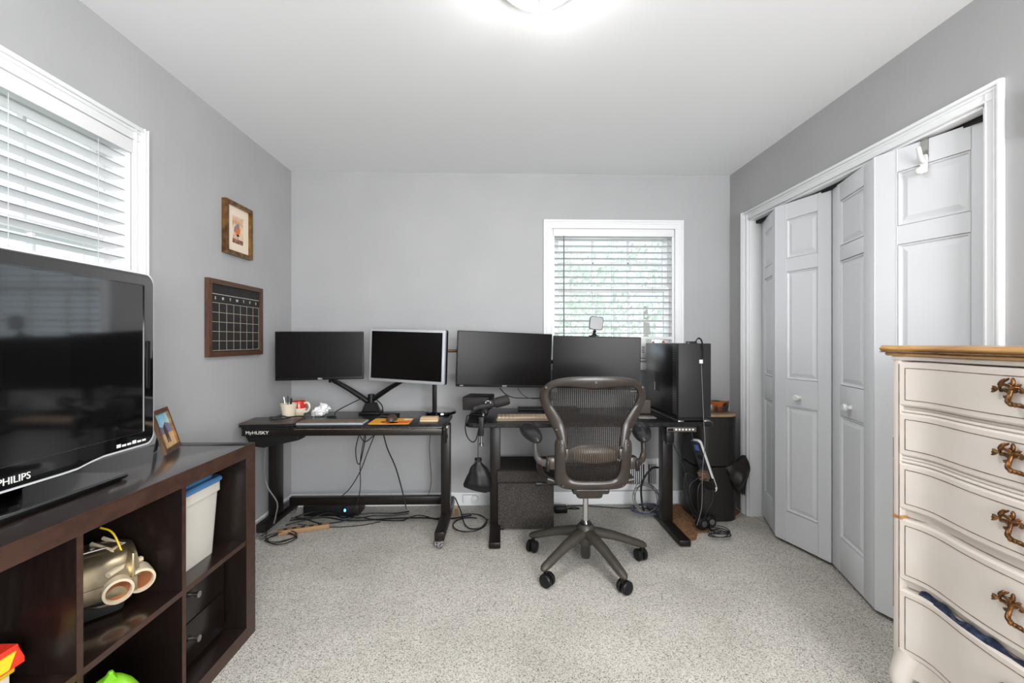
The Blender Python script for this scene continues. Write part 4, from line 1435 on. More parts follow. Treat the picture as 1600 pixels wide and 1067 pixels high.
OUT = [(.175, .690), (.186, .743), (.213, .798), (.246, .864), (.266, .93), (.257, .974), (.213, 1.016), (.125, 1.037), (0, 1.041)]
INN = [(.128, .690), (.134, .743), (.145, .798), (.182, .864), (.216, .915), (.220, .957), (.182, .986), (.085, .983), (0, .972)]


def loft(mb, pairs, th, seg=10, closed=False):
    rings = []
    for o_, i_ in pairs:
        o_, i_ = V((o_[0], o_[1])), V((i_[0], i_[1]))
        c_ = (o_ + i_) / 2
        h_ = (o_ - i_) / 2
        ring = []
        for q in range(seg):
            a = 2 * PI * q / seg
            ca, sa = math.cos(a), math.sin(a)
            ca = math.copysign(abs(ca) ** .8, ca)
            sa = math.copysign(abs(sa) ** .8, sa)
            p = c_ + h_ * ca
            ring.append(mb.bm.verts.new((bcx + p.x, back_y(p.x, p.y) + th * sa, p.y)))
        rings.append(ring)
    for k in range(len(rings) if closed else len(rings) - 1):
        a_, b_ = rings[k], rings[(k + 1) % len(rings)]
        for q in range(seg):
            mb.face((a_[q], a_[(q + 1) % seg], b_[(q + 1) % seg], b_[q]))
    if not closed:
        mb.face(rings[0])
        mb.face(rings[-1][::-1])


def resample(lst, n):
    p = smooth_path([(x, z, 0) for x, z in lst], n)
    return [(q.x, q.y) for q in p]


o2, i2 = resample(OUT, 5), resample(INN, 5)
pr = list(zip(o2, i2))
pr = pr + [((-o_[0], o_[1]), (-i_[0], i_[1])) for o_, i_ in pr[-2::-1]]
b = MB()
loft(b, pr, .019, 12)
b.build('back_frame', M['chairf'], CH)
# lower yoke (U)
LO = [(.180, .725), (.193, .70), (.191, .60), (.189, .52), (.172, .483), (.14, .468), (.07, .464), (0, .463)]
LI = [(.150, .725), (.137, .70), (.135, .64), (.135, .58), (.126, .545), (.105, .522), (.06, .515), (0, .515)]
o2, i2 = resample(LO, 5), resample(LI, 5)
pr = list(zip(o2, i2))
pr = pr + [((-o_[0], o_[1]), (-i_[0], i_[1])) for o_, i_ in pr[-2::-1]]
b = MB()
loft(b, pr, .024, 12)
b.build('back_yoke', M['chairf'], CH)
sb = MB()
for su in (-1, 1):
    for u_, z_ in ((.165, .70), (.15, .49), (.238, .985), (.185, .775)):
        yq = back_y(u_, z_) - .021 - (.005 if z_ < .72 else 0)
        sb.m = T(bcx + su * u_, yq + .002, z_) @ Rx(R(90))
        sb.lathe([(0, .004), (.006, .004), (.008, 0), (.008, -.004)], None, 12)
sb.m = T(bcx, back_y(0, 1.01) - .018, 1.012) @ Rx(R(90))
sb.lathe([(0, .003), (.006, .003), (.007, 0)], None, 12)
sb.build('screws', mat('dark screw steel', srgb(70, 66, 62), rough=.45, metal=.7), CH)
# pellicle net
hw_tab = sorted([(z, u) for u, z in INN[:6]] + [(.515, .09), (.53, .118), (.56, .132), (.62, .137)])


def hw(z):
    v = interp(hw_tab, z)
    if z > .957:
        v = .220 - (z - .957) / .03 * .05
    return v + .006


b = MB()
rib = .0098
nr = int(.225 / rib)
for k in range(-nr, nr + 1):
    u_ = k * rib
    seg = []
    zz = .512
    while zz <= .984:
        if abs(u_) <= hw(zz):
            seg.append((zz, u_))
        else:
            if len(seg) > 1:
                b.tube([(bcx + q, back_y(q, z_), z_) for z_, q in seg], .0028, 4, flat=((1, 0, 0), .4))
            seg = []
        zz += .0236
    if len(seg) > 1:
        b.tube([(bcx + q, back_y(q, z_), z_) for z_, q in seg], .0028, 4, flat=((1, 0, 0), .4))
zz = .516
while zz < .985:
    h_ = hw(zz)
    b.tube([(bcx + h_ * t, back_y(h_ * t, zz) + .0012, zz) for t in (-1, -.6, -.2, .2, .6, 1)], .0016, 4)
    zz += .0075
b.build('back_mesh', M['chairmesh'], CH, kind='stuff', smooth=False)
# lumbar pad
b = MB()
lz, lw_, lh = .652, .132, .048


def lum(u, v):
    a = 2 * PI * u
    r = v
    uu = lw_ * r * math.copysign(abs(math.cos(a)) ** .75, math.cos(a))
    z_ = lz + lh * r * math.copysign(abs(math.sin(a)) ** .85, math.sin(a))
    return (bcx + uu, back_y(uu, z_) - .006 - .014 * (1 - r ** 3), z_)


b.grid(lum, 36, 8, True)
for u_ in (-1, 1):
    b.box((bcx + u_ * .137 - .012, back_y(.13, lz) - .012, lz - .028), (bcx + u_ * .137 + .012, back_y(.13, lz) - .002, lz + .028), .003)
lb_ = b.build('lumbar_pad', M['chairf'], CH)
rb = MB()
for k in range(-9, 10):
    u_ = k * .0108
    hh = lh * .82 * math.sqrt(max(.05, 1 - (u_ / .112) ** 2))
    pts = [(bcx + u_, back_y(u_, lz + hh * t) - .0205 + .003 * t * t + .006 * (u_ / .11) ** 2, lz + hh * t) for t in (-1, -.5, 0, .5, 1)]
    rb.tube(pts, .0036, 6)
rb.build('lumbar_ribs', mat('lighter bronze ribs', srgb(84, 75, 66), rough=.38), lb_)

# seat
sz = .478


def seat_pt(u, v, dz=0):
    w_ = .245 - .03 * (1 - v) ** 2 - .02 * v ** 4
    y_ = 2.33 + .43 * v
    z_ = sz - .018 * math.sin(PI * v) + .02 * (2 * u - 1) ** 2 - .045 * max(0, v - .75) ** 1.3 * 3 + dz
    return (cx + w_ * (2 * u - 1), y_, z_)


rim = [seat_pt(0, k / 12) for k in range(13)] + [seat_pt(k / 8, 1) for k in range(1, 8)] + [seat_pt(1, 1 - k / 12) for k in range(13)] + [seat_pt(1 - k / 8, 0) for k in range(1, 8)]
MB().tube(rim, .017, 10, closed=True).build('seat_frame', M['chairf'], CH)
b = MB()
for k in range(1, 46):
    b.tube([seat_pt(k / 46, j / 10) for j in range(11)], .0034, 4, flat=((1, 0, 0), .5))
for k in range(1, 44):
    b.tube([seat_pt(j / 10, k / 44) for j in range(11)], .0016, 4)
b.build('seat_mesh', M['chairmesh'], CH, kind='stuff', smooth=False)
# mechanism
b = MB()
b.box((cx - .07, 2.33, .395), (cx + .07, 2.60, .455), .02)
b.box((cx - .095, 2.30, .43), (cx + .095, 2.38, .475), .012)
b.tube([(cx - .075, 2.31, .452), (cx + .085, 2.31, .452)], .013, 10)
b.lathe([(0, .375), (.03, .375), (.045, .40), (.05, .42)], T(cx, 2.455, 0), 20)
b.build('tilt_mechanism', M['chairf'], CH)
MB().tube([(cx - .12, 2.44, .44), (cx - .24, 2.44, .445)], .006, 8).tube([(cx - .24, 2.44, .445), (cx - .27, 2.44, .445)], .012, 8).build('tilt_lever', M['black'], CH)
# arms
for s_, rot in ((-1, 12), (1, -12)):
    pxc = cx + s_ * .300
    pm = T(pxc + (0 if s_ < 0 else -.01), 2.41, .728) @ Rz(R(rot)) @ Rx(R(9))
    ba = MB(pm)
    ba.grid(lambda u, v: (.05 * math.cos(2 * PI * u) * math.sin(PI * v) ** .5 * (1 + .1 * math.sin(2 * PI * u)), .14 * math.sin(2 * PI * u) * math.sin(PI * v) ** .5, .027 * math.cos(PI * v) - .004 * math.sin(2 * PI * u)), 28, 12, True)
    ba.build('arm_pad', M['armpad'], CH)
    p0 = V((cx + s_ * .185, 2.295, .60))
    p1_ = V((cx + s_ * .245, 2.31, .595))
    p2_ = V((cx + s_ * .277, 2.335, .625))
    p3_ = V((cx + s_ * .283, 2.365, .715))
    MB().tube(smooth_path([p0, p1_, p2_, p3_], 6), [.02] * 7 + [.017] * 6 + [.013] * 6, 12).build('arm_post', mat('arm grey', srgb(78, 74, 71), rough=.35) if s_ < 0 else M['chairf'], CH)
    MB().box((cx + s_ * .20 - .03, 2.27, .565), (cx + s_ * .20 + .03, 2.325, .63), .012).build('arm_bracket', M['chairf'], CH)
    MB().box((cx + s_ * .225 - .008, 2.262, .56), (cx + s_ * .225 + .008, 2.275, .615), .004).build('arm_lever', M['black'], CH)
# column and base
MB().cyl((cx, 2.46, .21), (cx, 2.46, .40), .0145, seg=20).build('gas_column', M['chrome'], CH)
MB().lathe([(.0, .235), (.026, .235), (.03, .225), (.03, .21)], T(cx, 2.46, 0), 24).build('column_collar', M['gloss'], CH)
MB().lathe([(.0, .04), (.024, .04), (.028, .05), (.028, .13)], T(cx, 2.46, 0), 24).build('column_sleeve', M['gloss'], CH)
b = MB()
b.lathe([(0, .222), (.036, .222), (.046, .21), (.05, .18), (.046, .13), (.038, .115), (0, .115)], T(cx, 2.46, 0), 28)
b.build('hub', M['chairbase'], CH)
for k in range(5):
    a = R(5 + 72 * k)
    d = V((math.cos(a), math.sin(a), 0))
    c0 = V((cx, 2.46, 0))
    zt = [(.02, .178, .038), (.08, .170, .033), (.16, .150, .029), (.24, .121, .026), (.30, .099, .0245), (.328, .090, .021), (.342, .085, .010)]
    MB().tube([c0 + d * r_ + V((0, 0, z_)) for r_, z_, w_ in zt], [w_ for r_, z_, w_ in zt], 14, flat=((-math.sin(a), math.cos(a), 0), .82)).build('base_leg', M['chairbase'], CH)
    ca = c0 + d * .318
    sw = R((20, 75, 150, 230, 300)[k])
    wd = V((math.cos(sw), math.sin(sw), 0))
    cc = ca + V((-wd.y, wd.x, 0)) * .012
    cb = MB()
    cb.cyl(ca + V((0, 0, .05)), ca + V((0, 0, .085)), .010, seg=10)
    cb.ball(cc + V((0, 0, .036)), .012, .012, .026, 12)
    co = cb.build('caster_body', M['black'], CH)
    for s_ in (-1, 1):
        mw = frame(cc + V((0, 0, .0335)) + wd * (s_ * .006), wd.cross(V((0, 0, 1))), V((0, 0, 1)))
        if mw.to_3x3().col[2].dot(wd) * s_ < 0:
            mw = mw @ Ry(PI)
        MB(mw).lathe([(0, .0), (.029, .0), (.0333, .003), (.0333, .017), (.029, .022), (.012, .0245), (0, .0245)], None, 24).build('wheel', M['black'], co)

# ============================================================ right: dresser
FX = 1.276
YD1 = 1.452
DW = .82
prof_tab = [(0, 0), (.035, .010), (.07, .024), (.11, .027), (.16, .018), (.23, .002), (.31, -.008), (.41, -.012)]


def dp(s):
    s = min(s, DW - s)
    # smooth lookup
    e = .018
    return (interp(prof_tab, s - e) + interp(prof_tab, s) + interp(prof_tab, s + e)) / 3


NS = 48
DR = thing('dresser', 'tall cream painted chest of drawers with honey oak top by closet', 'dresser', (1.5, YD1 - DW / 2, 0))
DXB = 1.69


def dslab(z0, z1, off, x_in, s0, s1, material, name, parent, rnd=.004, label=None):
    """bar following the serpentine front, from s0 to s1, front shifted by off, back at x_in (or front + x_in if small)"""
    b_ = MB()
    prof = [(0, z0 + rnd), (-rnd * 0 + .0, z0 + rnd)]
    rows = []
    for k in range(NS + 1):
        s = s0 + (s1 - s0) * k / NS
        xf = FX + off + dp(s)
        y_ = YD1 - s
        xb = x_in if x_in > 1 else xf + x_in
        pts = [(xf + rnd, z0), (xf, z0 + rnd), (xf, z1 - rnd), (xf + rnd, z1), (xb, z1), (xb, z0)]
        rows.append([b_.bm.verts.new((p[0], y_, p[1])) for p in pts])
    for a_, c_ in zip(rows, rows[1:]):
        for q in range(6):
            b_.face((a_[q], a_[(q + 1) % 6], c_[(q + 1) % 6], c_[q]))
    b_.face(rows[0])
    b_.face(rows[-1][::-1])
    return b_.build(name, material, parent, label=label)


# case
MB().box((FX + .045, YD1 - DW + .02, .21), (DXB, YD1 - .02, 1.150)).build('case', M['dresser'], DR)
for ya, yb in ((YD1 - .022, YD1), (YD1 - DW, YD1 - DW + .022)):
    MB().box((FX + .004, ya, .17), (DXB, yb, 1.152), .003).build('side_panel', M['dresser'], DR)
MB().tube([(FX + .0045, YD1 - .021, .23), (FX + .0045, YD1 - .0215, .6), (FX + .0045, YD1 - .021, 1.14)], .0014, 5).tube([(FX + .004, YD1 - .001, .35), (FX + .004, YD1 - .001, .9)], .001, 5).build('worn_line', M['dresserworn'], DR)
dslab(1.152, 1.166, -.004, DXB, 0, DW, M['dresser'], 'cornice', DR)
dslab(1.166, 1.178, -.014, DXB, -.012, DW + .012, M['oak'], 'top_lip', DR, .005, 'honey oak lip')
dslab(1.178, 1.199, -.024, DXB, -.022, DW + .022, M['oak'], 'top_board', DR, .009, 'honey oak top with worn edge')
dslab(1.1765, 1.1795, -.0235, DXB - .1, -.0215, DW + .0215, M['dresserworn'], 'worn_seam', DR, .001)

drz = [(1.006, 1.147), (.848, .984), (.676, .824), (.450, .646), (.214, .420)]


def handle(parent, yc, zc, xf):
    """bail pull; local a runs to image right (-Y), b up, out = -X"""
    m_ = frame((xf, yc, zc), (0, -1, 0), (0, 0, 1))
    b_ = MB(m_)
    k = .0002
    for s_ in (1, -1):
        P_ = lambda x_, y_, o_: V((s_ * (x_ - 790) * k, -(y_ - 420) * k, o_))
        b_.tube(smooth_path([P_(415, 405, .004), P_(425, 360, .006), P_(480, 338, .008), P_(540, 355, .009), P_(575, 405, .012)], 5), [.0034] * 20 + [.005], 8)
        b_.tube(smooth_path([P_(430, 415, .005), P_(490, 405, .007), P_(540, 435, .007), P_(530, 485, .007), P_(490, 495, .007), P_(478, 475, .006)], 5), [.0045] * 10 + [.0042] * 10 + [.0036] * 6, 8)
        b_.tube(smooth_path([P_(570, 420, .010), P_(590, 375, .010), P_(640, 362, .009), P_(678, 385, .008), P_(668, 415, .007), P_(650, 405, .007)], 5), [.0046] * 10 + [.0038] * 16, 8)
        b_.tube(smooth_path([P_(572, 400, .011), P_(570, 480, .016), P_(590, 535, .024), P_(650, 560, .028), P_(720, 565, .029), P_(790, 570, .03)], 5), [.0052] * 6 + [.0058] * 10 + [.005] * 10, 10)
        for (x_, y_, ang, L, wd) in ((455, 310, 50, .026, .011), (510, 275, 40, .016, .006), (585, 295, 95, .022, .009), (560, 335, 125, .014, .006), (635, 340, 30, .02, .007), (380, 400, 190, .018, .009), (370, 425, 215, .016, .006), (375, 380, 150, .012, .006)):
            mm_ = m_ @ T(*P_(x_, y_, .009)) @ Rz(R(ang if s_ > 0 else 180 - ang))
            b_.m = I4
            b_.ball((0, 0, 0), L / 2, wd / 2, .005, 10, mm_)
            b_.m = m_
        for x_ in (655, 700, 745):
            b_.ball(P_(x_, 563, .030), .0068, .006, .0068, 10)
        b_.tube([P_(575, 405, .0), P_(575, 405, .012)], .006, 8)
    b_.build('handle', M['bronze'], parent, label='antique bronze scrolled handle')


for k, (z0, z1) in enumerate(drz):
    drw = dslab(z0, z1, .0, .03, .022, DW - .022, M['dresser'], 'drawer', DR, .006)
    # outline groove following the front
    g_ = MB()
    s0, s1 = .036, DW - .036
    za, zb = z0 + .02, z1 - .02
    pt = lambda s, z: (FX + dp(s) + .0002, YD1 - s, z)
    top = [pt(s0 + (s1 - s0) * q / NS, zb) for q in range(NS + 1)]
    bot = [pt(s0 + (s1 - s0) * q / NS, za) for q in range(NS + 1)]
    g_.tube(top, .0014, 5).tube(bot, .0014, 5).tube([top[0], bot[0]], .0014, 5).tube([top[-1], bot[-1]], .0014, 5)
    g_.build('groove', M['dresserworn'], drw, label='worn brown outline groove')
    handle(drw, YD1 - DW / 2, (z0 + z1) / 2 + .012, FX + dp(DW / 2))
# rails / mouldings between drawers
for z0, z1, off in ((.985, .994, .004), (.994, 1.004, .012), (.826, .835, .001), (.835, .846, .006), (.648, .674, .02), (.422, .448, .024)):
    dslab(z0, z1, off, .05, .0, DW, M['dresser'], 'rail', DR, .004)
dslab(.642, .653, -.002, .05, .002, .028, M['oak'], 'bare_wood_chip', DR, .001, 'bare orange wood where paint chipped')
# blue clothing showing in the bottom drawer gap
b = MB()
b.grid(lambda u, v: (FX + dp(.08 + .5 * u) + .006 + .012 * v, YD1 - (.06 + .5 * u), .418 + .022 * v * (.6 + .4 * math.sin(30 * u) * math.sin(11 * u + 2))), 40, 5)
tag(b.build('folded_clothes', M['denim']), 'dark blue clothes showing in the open gap of bottom drawer', 'clothes')
# apron and legs
b = MB()
rows = []
for k in range(NS + 1):
    s = DW * k / NS
    sm = min(s, DW - s)
    zl = .15 + .055 * min(1, max(0, (sm - .06) / .2)) - .02 * math.exp(-((s - DW / 2) / .07) ** 2)
    xf = FX + .004 + dp(s)
    rows.append([b.bm.verts.new(p) for p in ((xf, YD1 - s, .214), (xf, YD1 - s, zl), (xf + .02, YD1 - s, zl), (xf + .02, YD1 - s, .214))])
for a_, c_ in zip(rows, rows[1:]):
    for q in range(4):
        b.face((a_[q], a_[(q + 1) % 4], c_[(q + 1) % 4], c_[q]))
b.face(rows[0]); b.face(rows[-1][::-1])
b.build('apron', M['dresser'], DR)
for ly_, sgn in ((YD1 - .035, 1), (YD1 - DW + .035, -1)):
    for lx_, sx in ((FX + .035, -1), (DXB - .04, 1)):
        pts = [(lx_, ly_, .22), (lx_ + sx * .012, ly_ + sgn * .012, .17), (lx_ + sx * .02, ly_ + sgn * .018, .12), (lx_ + sx * .004, ly_ + sgn * .006, .06), (lx_ + sx * .006, ly_ + sgn * .006, .02), (lx_ + sx * .014, ly_ + sgn * .012, .0)]
        MB().tube(smooth_path(pts, 4), [.036, .036, .036, .035, .034, .033, .032, .031, .029, .026, .023, .021, .019, .018, .018, .019, .021, .024, .026, .027, .022], 12).build('leg', M['dresser'], DR)

# ============================================================ far right corner
bc = V((1.46, 3.16, 0))
BN = thing('tall_bin', 'tall black two section bin with tan lid in the right corner', 'bin', bc)
for z0, z1 in ((.001, .365), (.370, .70)):
    MB(T(bc.x, bc.y, 0)).prism(rrect(.30, .30, .09, 8), z1 - z0, T(0, 0, z0), .006).build('bin_section', mat('black brown bin', srgb(24, 20, 18), srgb(31, 26, 23), rough=.5, scale=5), BN)
MB(T(bc.x, bc.y, 0)).prism(rrect(.305, .305, .09, 8), .018, T(0, 0, .7005), .005).build('lid', mat('tan lid', srgb(150, 122, 92), srgb(176, 146, 112), rough=.5, scale=10), BN)
# coil of orange cable
cc = bc + V((.06, -.02, .719))
pts = []
for k in range(90):
    a = k * 2 * PI / 15
    r_ = .062 + .006 * math.sin(k * 1.7)
    pts.append(cc + V((r_ * math.cos(a), r_ * math.sin(a), .008 + .065 * k / 90)))
tag(MB().tube(pts, .007, 7).build('cable_coil', M['orange']), 'coil of orange cable on top of the tall black bin', 'cable')
tl = thing('hand_torch', 'black handled tool lying on the tall bin left of orange coil', 'tool', bc + V((-.08, -.04, .72)))
MB().tube([bc + V((-.14, -.06, .735)), bc + V((-.02, -.06, .74))], [.014, .012], 10).build('grip', M['black'], tl)
MB().box(bc + V((-.02, -.075, .722)), bc + V((.0, -.045, .775)), .003).build('head', M['steel'], tl)
# black cloth bag
b = MB()
tip = at(1173, 729, 3.03)
pA, pB_, pC, pD = at(1136, 731, 3.0), at(1161, 712, 3.06), at(1163, 775, 3.04), at(1148, 762, 3.0)


def cloth(u, v):
    a = pA.lerp(pB_, u) if u < 1 else pB_
    e = pD.lerp(pC, u)
    p = a.lerp(e, v)
    bulge = math.sin(PI * min(1, u * 1.1)) * math.sin(PI * v)
    p = p + V((.045 * math.exp(-((v - .35) / .35) ** 2) * u, -.05 * bulge, 0))
    p += V((0, -.008 * math.sin(9 * v + 6 * u), .006 * math.sin(8 * u - 5 * v)))
    return p


b.grid(cloth, 16, 16)
b.grid(lambda u, v: cloth(u, v) + V((-.01, .06 * math.sin(PI * u) * math.sin(PI * v) + .008, 0)), 16, 16)
tag(b.build('cloth_bag', M['clothbrown'], sharp=25), 'crumpled dark brown cloth bag hanging off the tall black bin', 'bag')

# rust coloured mat
poly = [(1.128, 2.67), (1.14, 2.72), (1.19, 2.74), (1.24, 2.83), (1.32, 2.85), (1.38, 2.95), (1.40, 3.04), (1.56, 3.06), (1.66, 3.14), (1.70, 3.18), (1.69, 3.30), (1.3, 3.33), (1.13, 3.3), (1.126, 2.9)]
tag(MB().prism(poly, .005, T(0, 0, .001)).build('floor_mat', M['rust'], smooth=False), 'rusty brown fuzzy mat on carpet around the tall bin', 'mat')

# power strip hanging from the desk
pt_, pb2 = at(1083, 688, 2.84), at(1110, 768, 2.84)
PS = thing('power_strip', 'dark faced power strip hanging tilted under right desk end', 'power strip', pb2)
upv = (pt_ - pb2)
Lp = upv.length
mps = frame((pt_ + pb2) / 2 + V((.012, 0, 0)), V((.8, -.6, 0)), upv) @ I4
MB(mps).prism(rrect(.062, Lp, .02), .03, T(0, 0, -.03), .004).build('back_shell', M['white'], PS)
MB(mps).prism(rrect(.056, Lp - .006, .018), .008, T(-.002, 0, -.002), .003).build('face', mat('navy face', srgb(36, 38, 50), rough=.3), PS)
MB(mps).box((-.012, Lp * .32, .005), (.01, Lp * .42, .01), .002).build('switch', mat('blue switch', srgb(70, 90, 150), rough=.3), PS)
for k in range(4):
    MB(mps @ T(-.002, Lp * (.18 - .16 * k), .0055)).prism(ell(.016, .016), .002).build('socket', M['black'], PS)
MB().tube([pt_ + V((.0, 0, -.01)), V((pt_.x - .005, 2.88, EZ - .03))], .003, 6).build('hang_cord', M['cable'], PS)
for k, (q, w3) in enumerate((((.03, -.05, .03), .03), ((.01, -.1, .03), .024))):
    pa_ = mps @ V(q)
    t2 = tag(MB(mps).box((-.03 + .02 * k, q[1] - .025, .0085), (.012 + .02 * k, q[1] + .02, .05), .005).build('plug_adapter', M['matte'] if k else mat('brown plug', srgb(104, 82, 62), rough=.5)), ('brown plug adapter' if not k else 'black plug adapter') + ' plugged into the hanging power strip', 'plug')

# headphones on the mat
hp = at(1105, 822, 2.86)
HP = thing('headphones', 'black over ear headphones lying on the brown mat', 'headphones', (hp.x, 2.86, .006))
for k, (dx, dy) in enumerate(((-.03, 0), (.035, .03))):
    mh = frame((hp.x + dx, 2.87 + dy, .052), (.93, .36 - .1 * k, 0), (0, 0, 1))
    MB(mh).lathe([(0, -.02), (.036, -.02), (.043, -.012), (.043, .01), (.036, .02), (.02, .024), (0, .022)], None, 24).build('ear_cup', M['black'], HP)
    MB(mh).lathe([(0, .026), (.018, .025), (.021, .021)], None, 20).build('cup_badge', M['steel'], HP)
MB().tube(smooth_path([(hp.x - .03, 2.87, .085), (hp.x - .06, 2.93, .075), (hp.x, 3.0, .03), (hp.x + .07, 2.96, .07), (hp.x + .04, 2.9, .088)], 6), .009, 8, flat=((0, 0, 1), 1.3)).build('headband', M['black'], HP)
rr_ = random.Random(2)
pts = []
base = V((hp.x + .035, 2.77, .012))
for k in range(40):
    a = k * 2 * PI / 8.3
    pts.append(base + V((.075 * math.cos(a) + .02 * math.sin(k * .7), .05 * math.sin(a) + .012 * math.cos(k * 1.1), .002 + .0011 * k)))
tag(MB().tube(smooth_path(pts, 4), .0028, 6).build('headphone_cord', M['cable']), 'tangled black cord heap in front of the headphones', 'cable')

# cables around the right leg
top_ = V((1.14, 2.95, EZ - .04))
cable([at(1090, 748, 2.8), at(1072, 740, 2.78), at(1070, 775, 2.78), at(1082, 800, 2.8), at(1090, 812, 2.82)], .0042, 'black power lead from power strip curving left to floor')
cable([at(1095, 745, 2.79), at(1078, 758, 2.77), at(1080, 785, 2.77), at(1092, 808, 2.8)], .0038, 'second black power lead from power strip curving to floor', 'cable')
cable([at(1104, 748, 2.78), at(1092, 758, 2.76), at(1090, 785, 2.76), at(1094, 812, 2.8)], .0036, 'third black power lead dropping from power strip to headphones')
cable([at(1112, 755, 2.82), at(1114, 780, 2.8), at(1104, 800, 2.8), at(1100, 815, 2.8)], .002, 'thin black lead dropping right of the power strip')
cable([V((1.02, 2.78, EZ - .145)), at(1050, 690, 2.8), at(1068, 730, 2.78), at(1075, 770, 2.78), at(1085, 800, 2.8)], .003, 'thin black lead running from motor box across desk column')
cable([at(1088, 672, 2.93), at(1070, 682, 2.95), at(1066, 710, 2.95), at(1068, 745, 2.95)], .005, 'thick black lead arching above the power strip')
cable([at(1044, 735, 3.05), at(1020, 731, 3.1), at(1003, 755, 3.12), at(1003, 785, 3.14), at(1006, 798, 3.1)], .007, 'thick black hose arching in front of the floor vent')
rr_ = random.Random(8)
for idx, (mt_, lab, rr0) in enumerate((('cableblue', 'slate blue network cable coil on carpet below the floor vent', .095), ('cablegrey', 'pale grey network cable coil on carpet below the vent', .075))):
    pts = []
    c_ = V((1.02, 3.13 + .03 * idx, .02))
    for k in range(44):
        a = k * 2 * PI / 11.3
        q = rr0 * (1 + .12 * math.sin(k * .9 + idx))
        tilt_ = .35 + .9 * idx
        pts.append(c_ + V((q * math.cos(a) * 1.15, q * math.sin(a) * .7, max(0, .006 + .03 * idx + q * math.sin(a) * tilt_ * (.9 if idx else .3) + (.055 if idx else .02)))))
    tag(MB().tube(smooth_path(pts, 3), .003, 6).build('network_cable', M[mt_]), lab, 'cable')
cable([V((.36, 3.28, .01)), V((.6, 3.31, .008)), V((.85, 3.26, .008)), V((1.03, 3.24, .012)), V((1.1, 3.2, .01))], .004, 'black cable along the back baseboard behind the chair')
ad = thing('power_adapter', 'black power adapter on carpet right of the ottoman', 'adapter', (.45, 3.22, 0))
MB().box((.38, 3.18, .001), (.47, 3.25, .045), .008).build('brick_body', M['black'], ad)
MB().tube(smooth_path([(.47, 3.21, .025), (.52, 3.19, .04), (.56, 3.22, .02), (.5, 3.25, .008), (.42, 3.28, .01)], 6), .004, 7).build('lead', M['cable'], ad)

# cables below the left desk
yy = 3.02
cable([at(563, 672, 3.0), at(556, 700, 3.02), at(558, 722, 3.02), at(563, 722, 3.02), at(570, 690, 3.0), at(572, 672, 3.0)], .0035, 'black cable loop hanging under the left work table')
cable([at(588, 672, 3.0), at(575, 705, 3.02), at(562, 738, 3.05), at(545, 765, 3.12), at(528, 778, 3.17), at(512, 782, 3.17)], .0032, 'long black cable slanting left from under work table to floor')
cable([at(571, 672, 3.0), at(563, 720, 3.03), at(563, 760, 3.05), at(558, 785, 3.0), at(550, 797, 3.1)], .003, 'black cable dropping straight behind the table stretcher')
cable([at(598, 674, 2.98), at(605, 700, 3.0), at(618, 730, 3.05), at(628, 765, 3.1), at(635, 795, 3.08)], .0042, 'black cable slanting right from work table to the floor')
cable([at(560, 676, 3.0), at(570, 690, 3.0), at(585, 680, 3.0), at(600, 675, 3.0)], .0036, 'short black cable swag just under the work table edge')
cable([at(674, 670, 3.25), at(671, 700, 3.27), at(674, 750, 3.28), at(669, 775, 3.28)], .002, 'thin black wire hanging along wall under right of work table')
cable([at(416, 690, 2.86), at(413, 730, 2.84), at(418, 760, 2.8), at(433, 785, 2.82), at(431, 805, 2.85), at(428, 818, 2.86)], .0042, 'grey cable beside the left work table column', 'cablegrey')
pts = []
for k in range(30):
    a = k * 2 * PI / 9.4
    pts.append(V((-1.33 + .085 * math.cos(a) + .008 * math.sin(k), 2.80 + .075 * math.sin(a) + .01 * math.cos(k * 2.1), .006 + .0008 * k)))
tag(MB().tube(smooth_path(pts, 4), .0028, 6).build('cable_coil', M['cable']), 'loose black cable coil on carpet by the dark shelf unit end', 'cable')
cable([V((-1.4, 3.0, .012)), V((-1.2, 3.08, .03)), V((-1.0, 3.06, .014)), V((-.7, 3.1, .012)), V((-.5, 3.08, .02)), V((-.40, 3.0, .04)) * 1, V((-.30, 3.1, .01)), V((-.2, 3.15, .01))], .005, 'thick black cable lying along carpet below the table stretcher')
cable([V((-1.33, 3.02, .01)), V((-1.1, 2.98, .006)), V((-.92, 3.0, .006)), V((-.8, 3.06, .006))], .0025, 'thin brown cable on carpet beside the pale power strip')
cable([V((-.66, 3.07, .006)), V((-.55, 3.05, .05)), V((-.45, 3.1, .008)), V((-.395, 3.12, .006))], .004, 'black cable arching over the carpet near right table foot')
pts = []
for k in range(16):
    a = k * 2 * PI / 13 + 1.2
    pts.append(V((-.20 + .11 * math.cos(a), 2.98 + .13 * math.sin(a), .006 + .002 * k)))
tag(MB().tube(smooth_path(pts, 4), .0042, 6).build('cable_coil', M['cable']), 'black cable loop on carpet between the two desks', 'cable')
cable([V((-.31, 3.12, .14)), V((-.27, 3.06, .08)), V((-.22, 2.95, .012)), V((-.13, 2.93, .01)), V((-.085, 3.05, .02))], .004, 'black cable dropping from table stretcher between the desks')
ps2 = thing('floor_power_strip', 'long pale tan power strip on carpet under left work table', 'power strip', (-1.2, 2.93, 0))
m5 = frame((-1.25, 2.93, .001), (1, .38, 0), (-.38, 1, 0))
MB(m5).box((-.15, -.022, 0), (.15, .022, .03), .005).build('body', M['tan'], ps2)
for k in range(5):
    MB(m5).box((-.12 + k * .05, -.012, .0295), (-.095 + k * .05, .012, .0315), .001).build('socket', M['dark'], ps2)
tr = thing('cable_box', 'black cable box with blue light on floor under work table', 'box', (-1.0, 3.1, 0))
for_ = MB().box((-1.36, 3.17, .001), (-.98, 3.33, .075), .006).build('body', M['matte'], tr)
lp_ = at(539, 795, 3.165)
MB().box((lp_.x - .025, 3.165, .002), (lp_.x + .03, 3.25, .075), .004).build('side_module', M['matte'], tr)
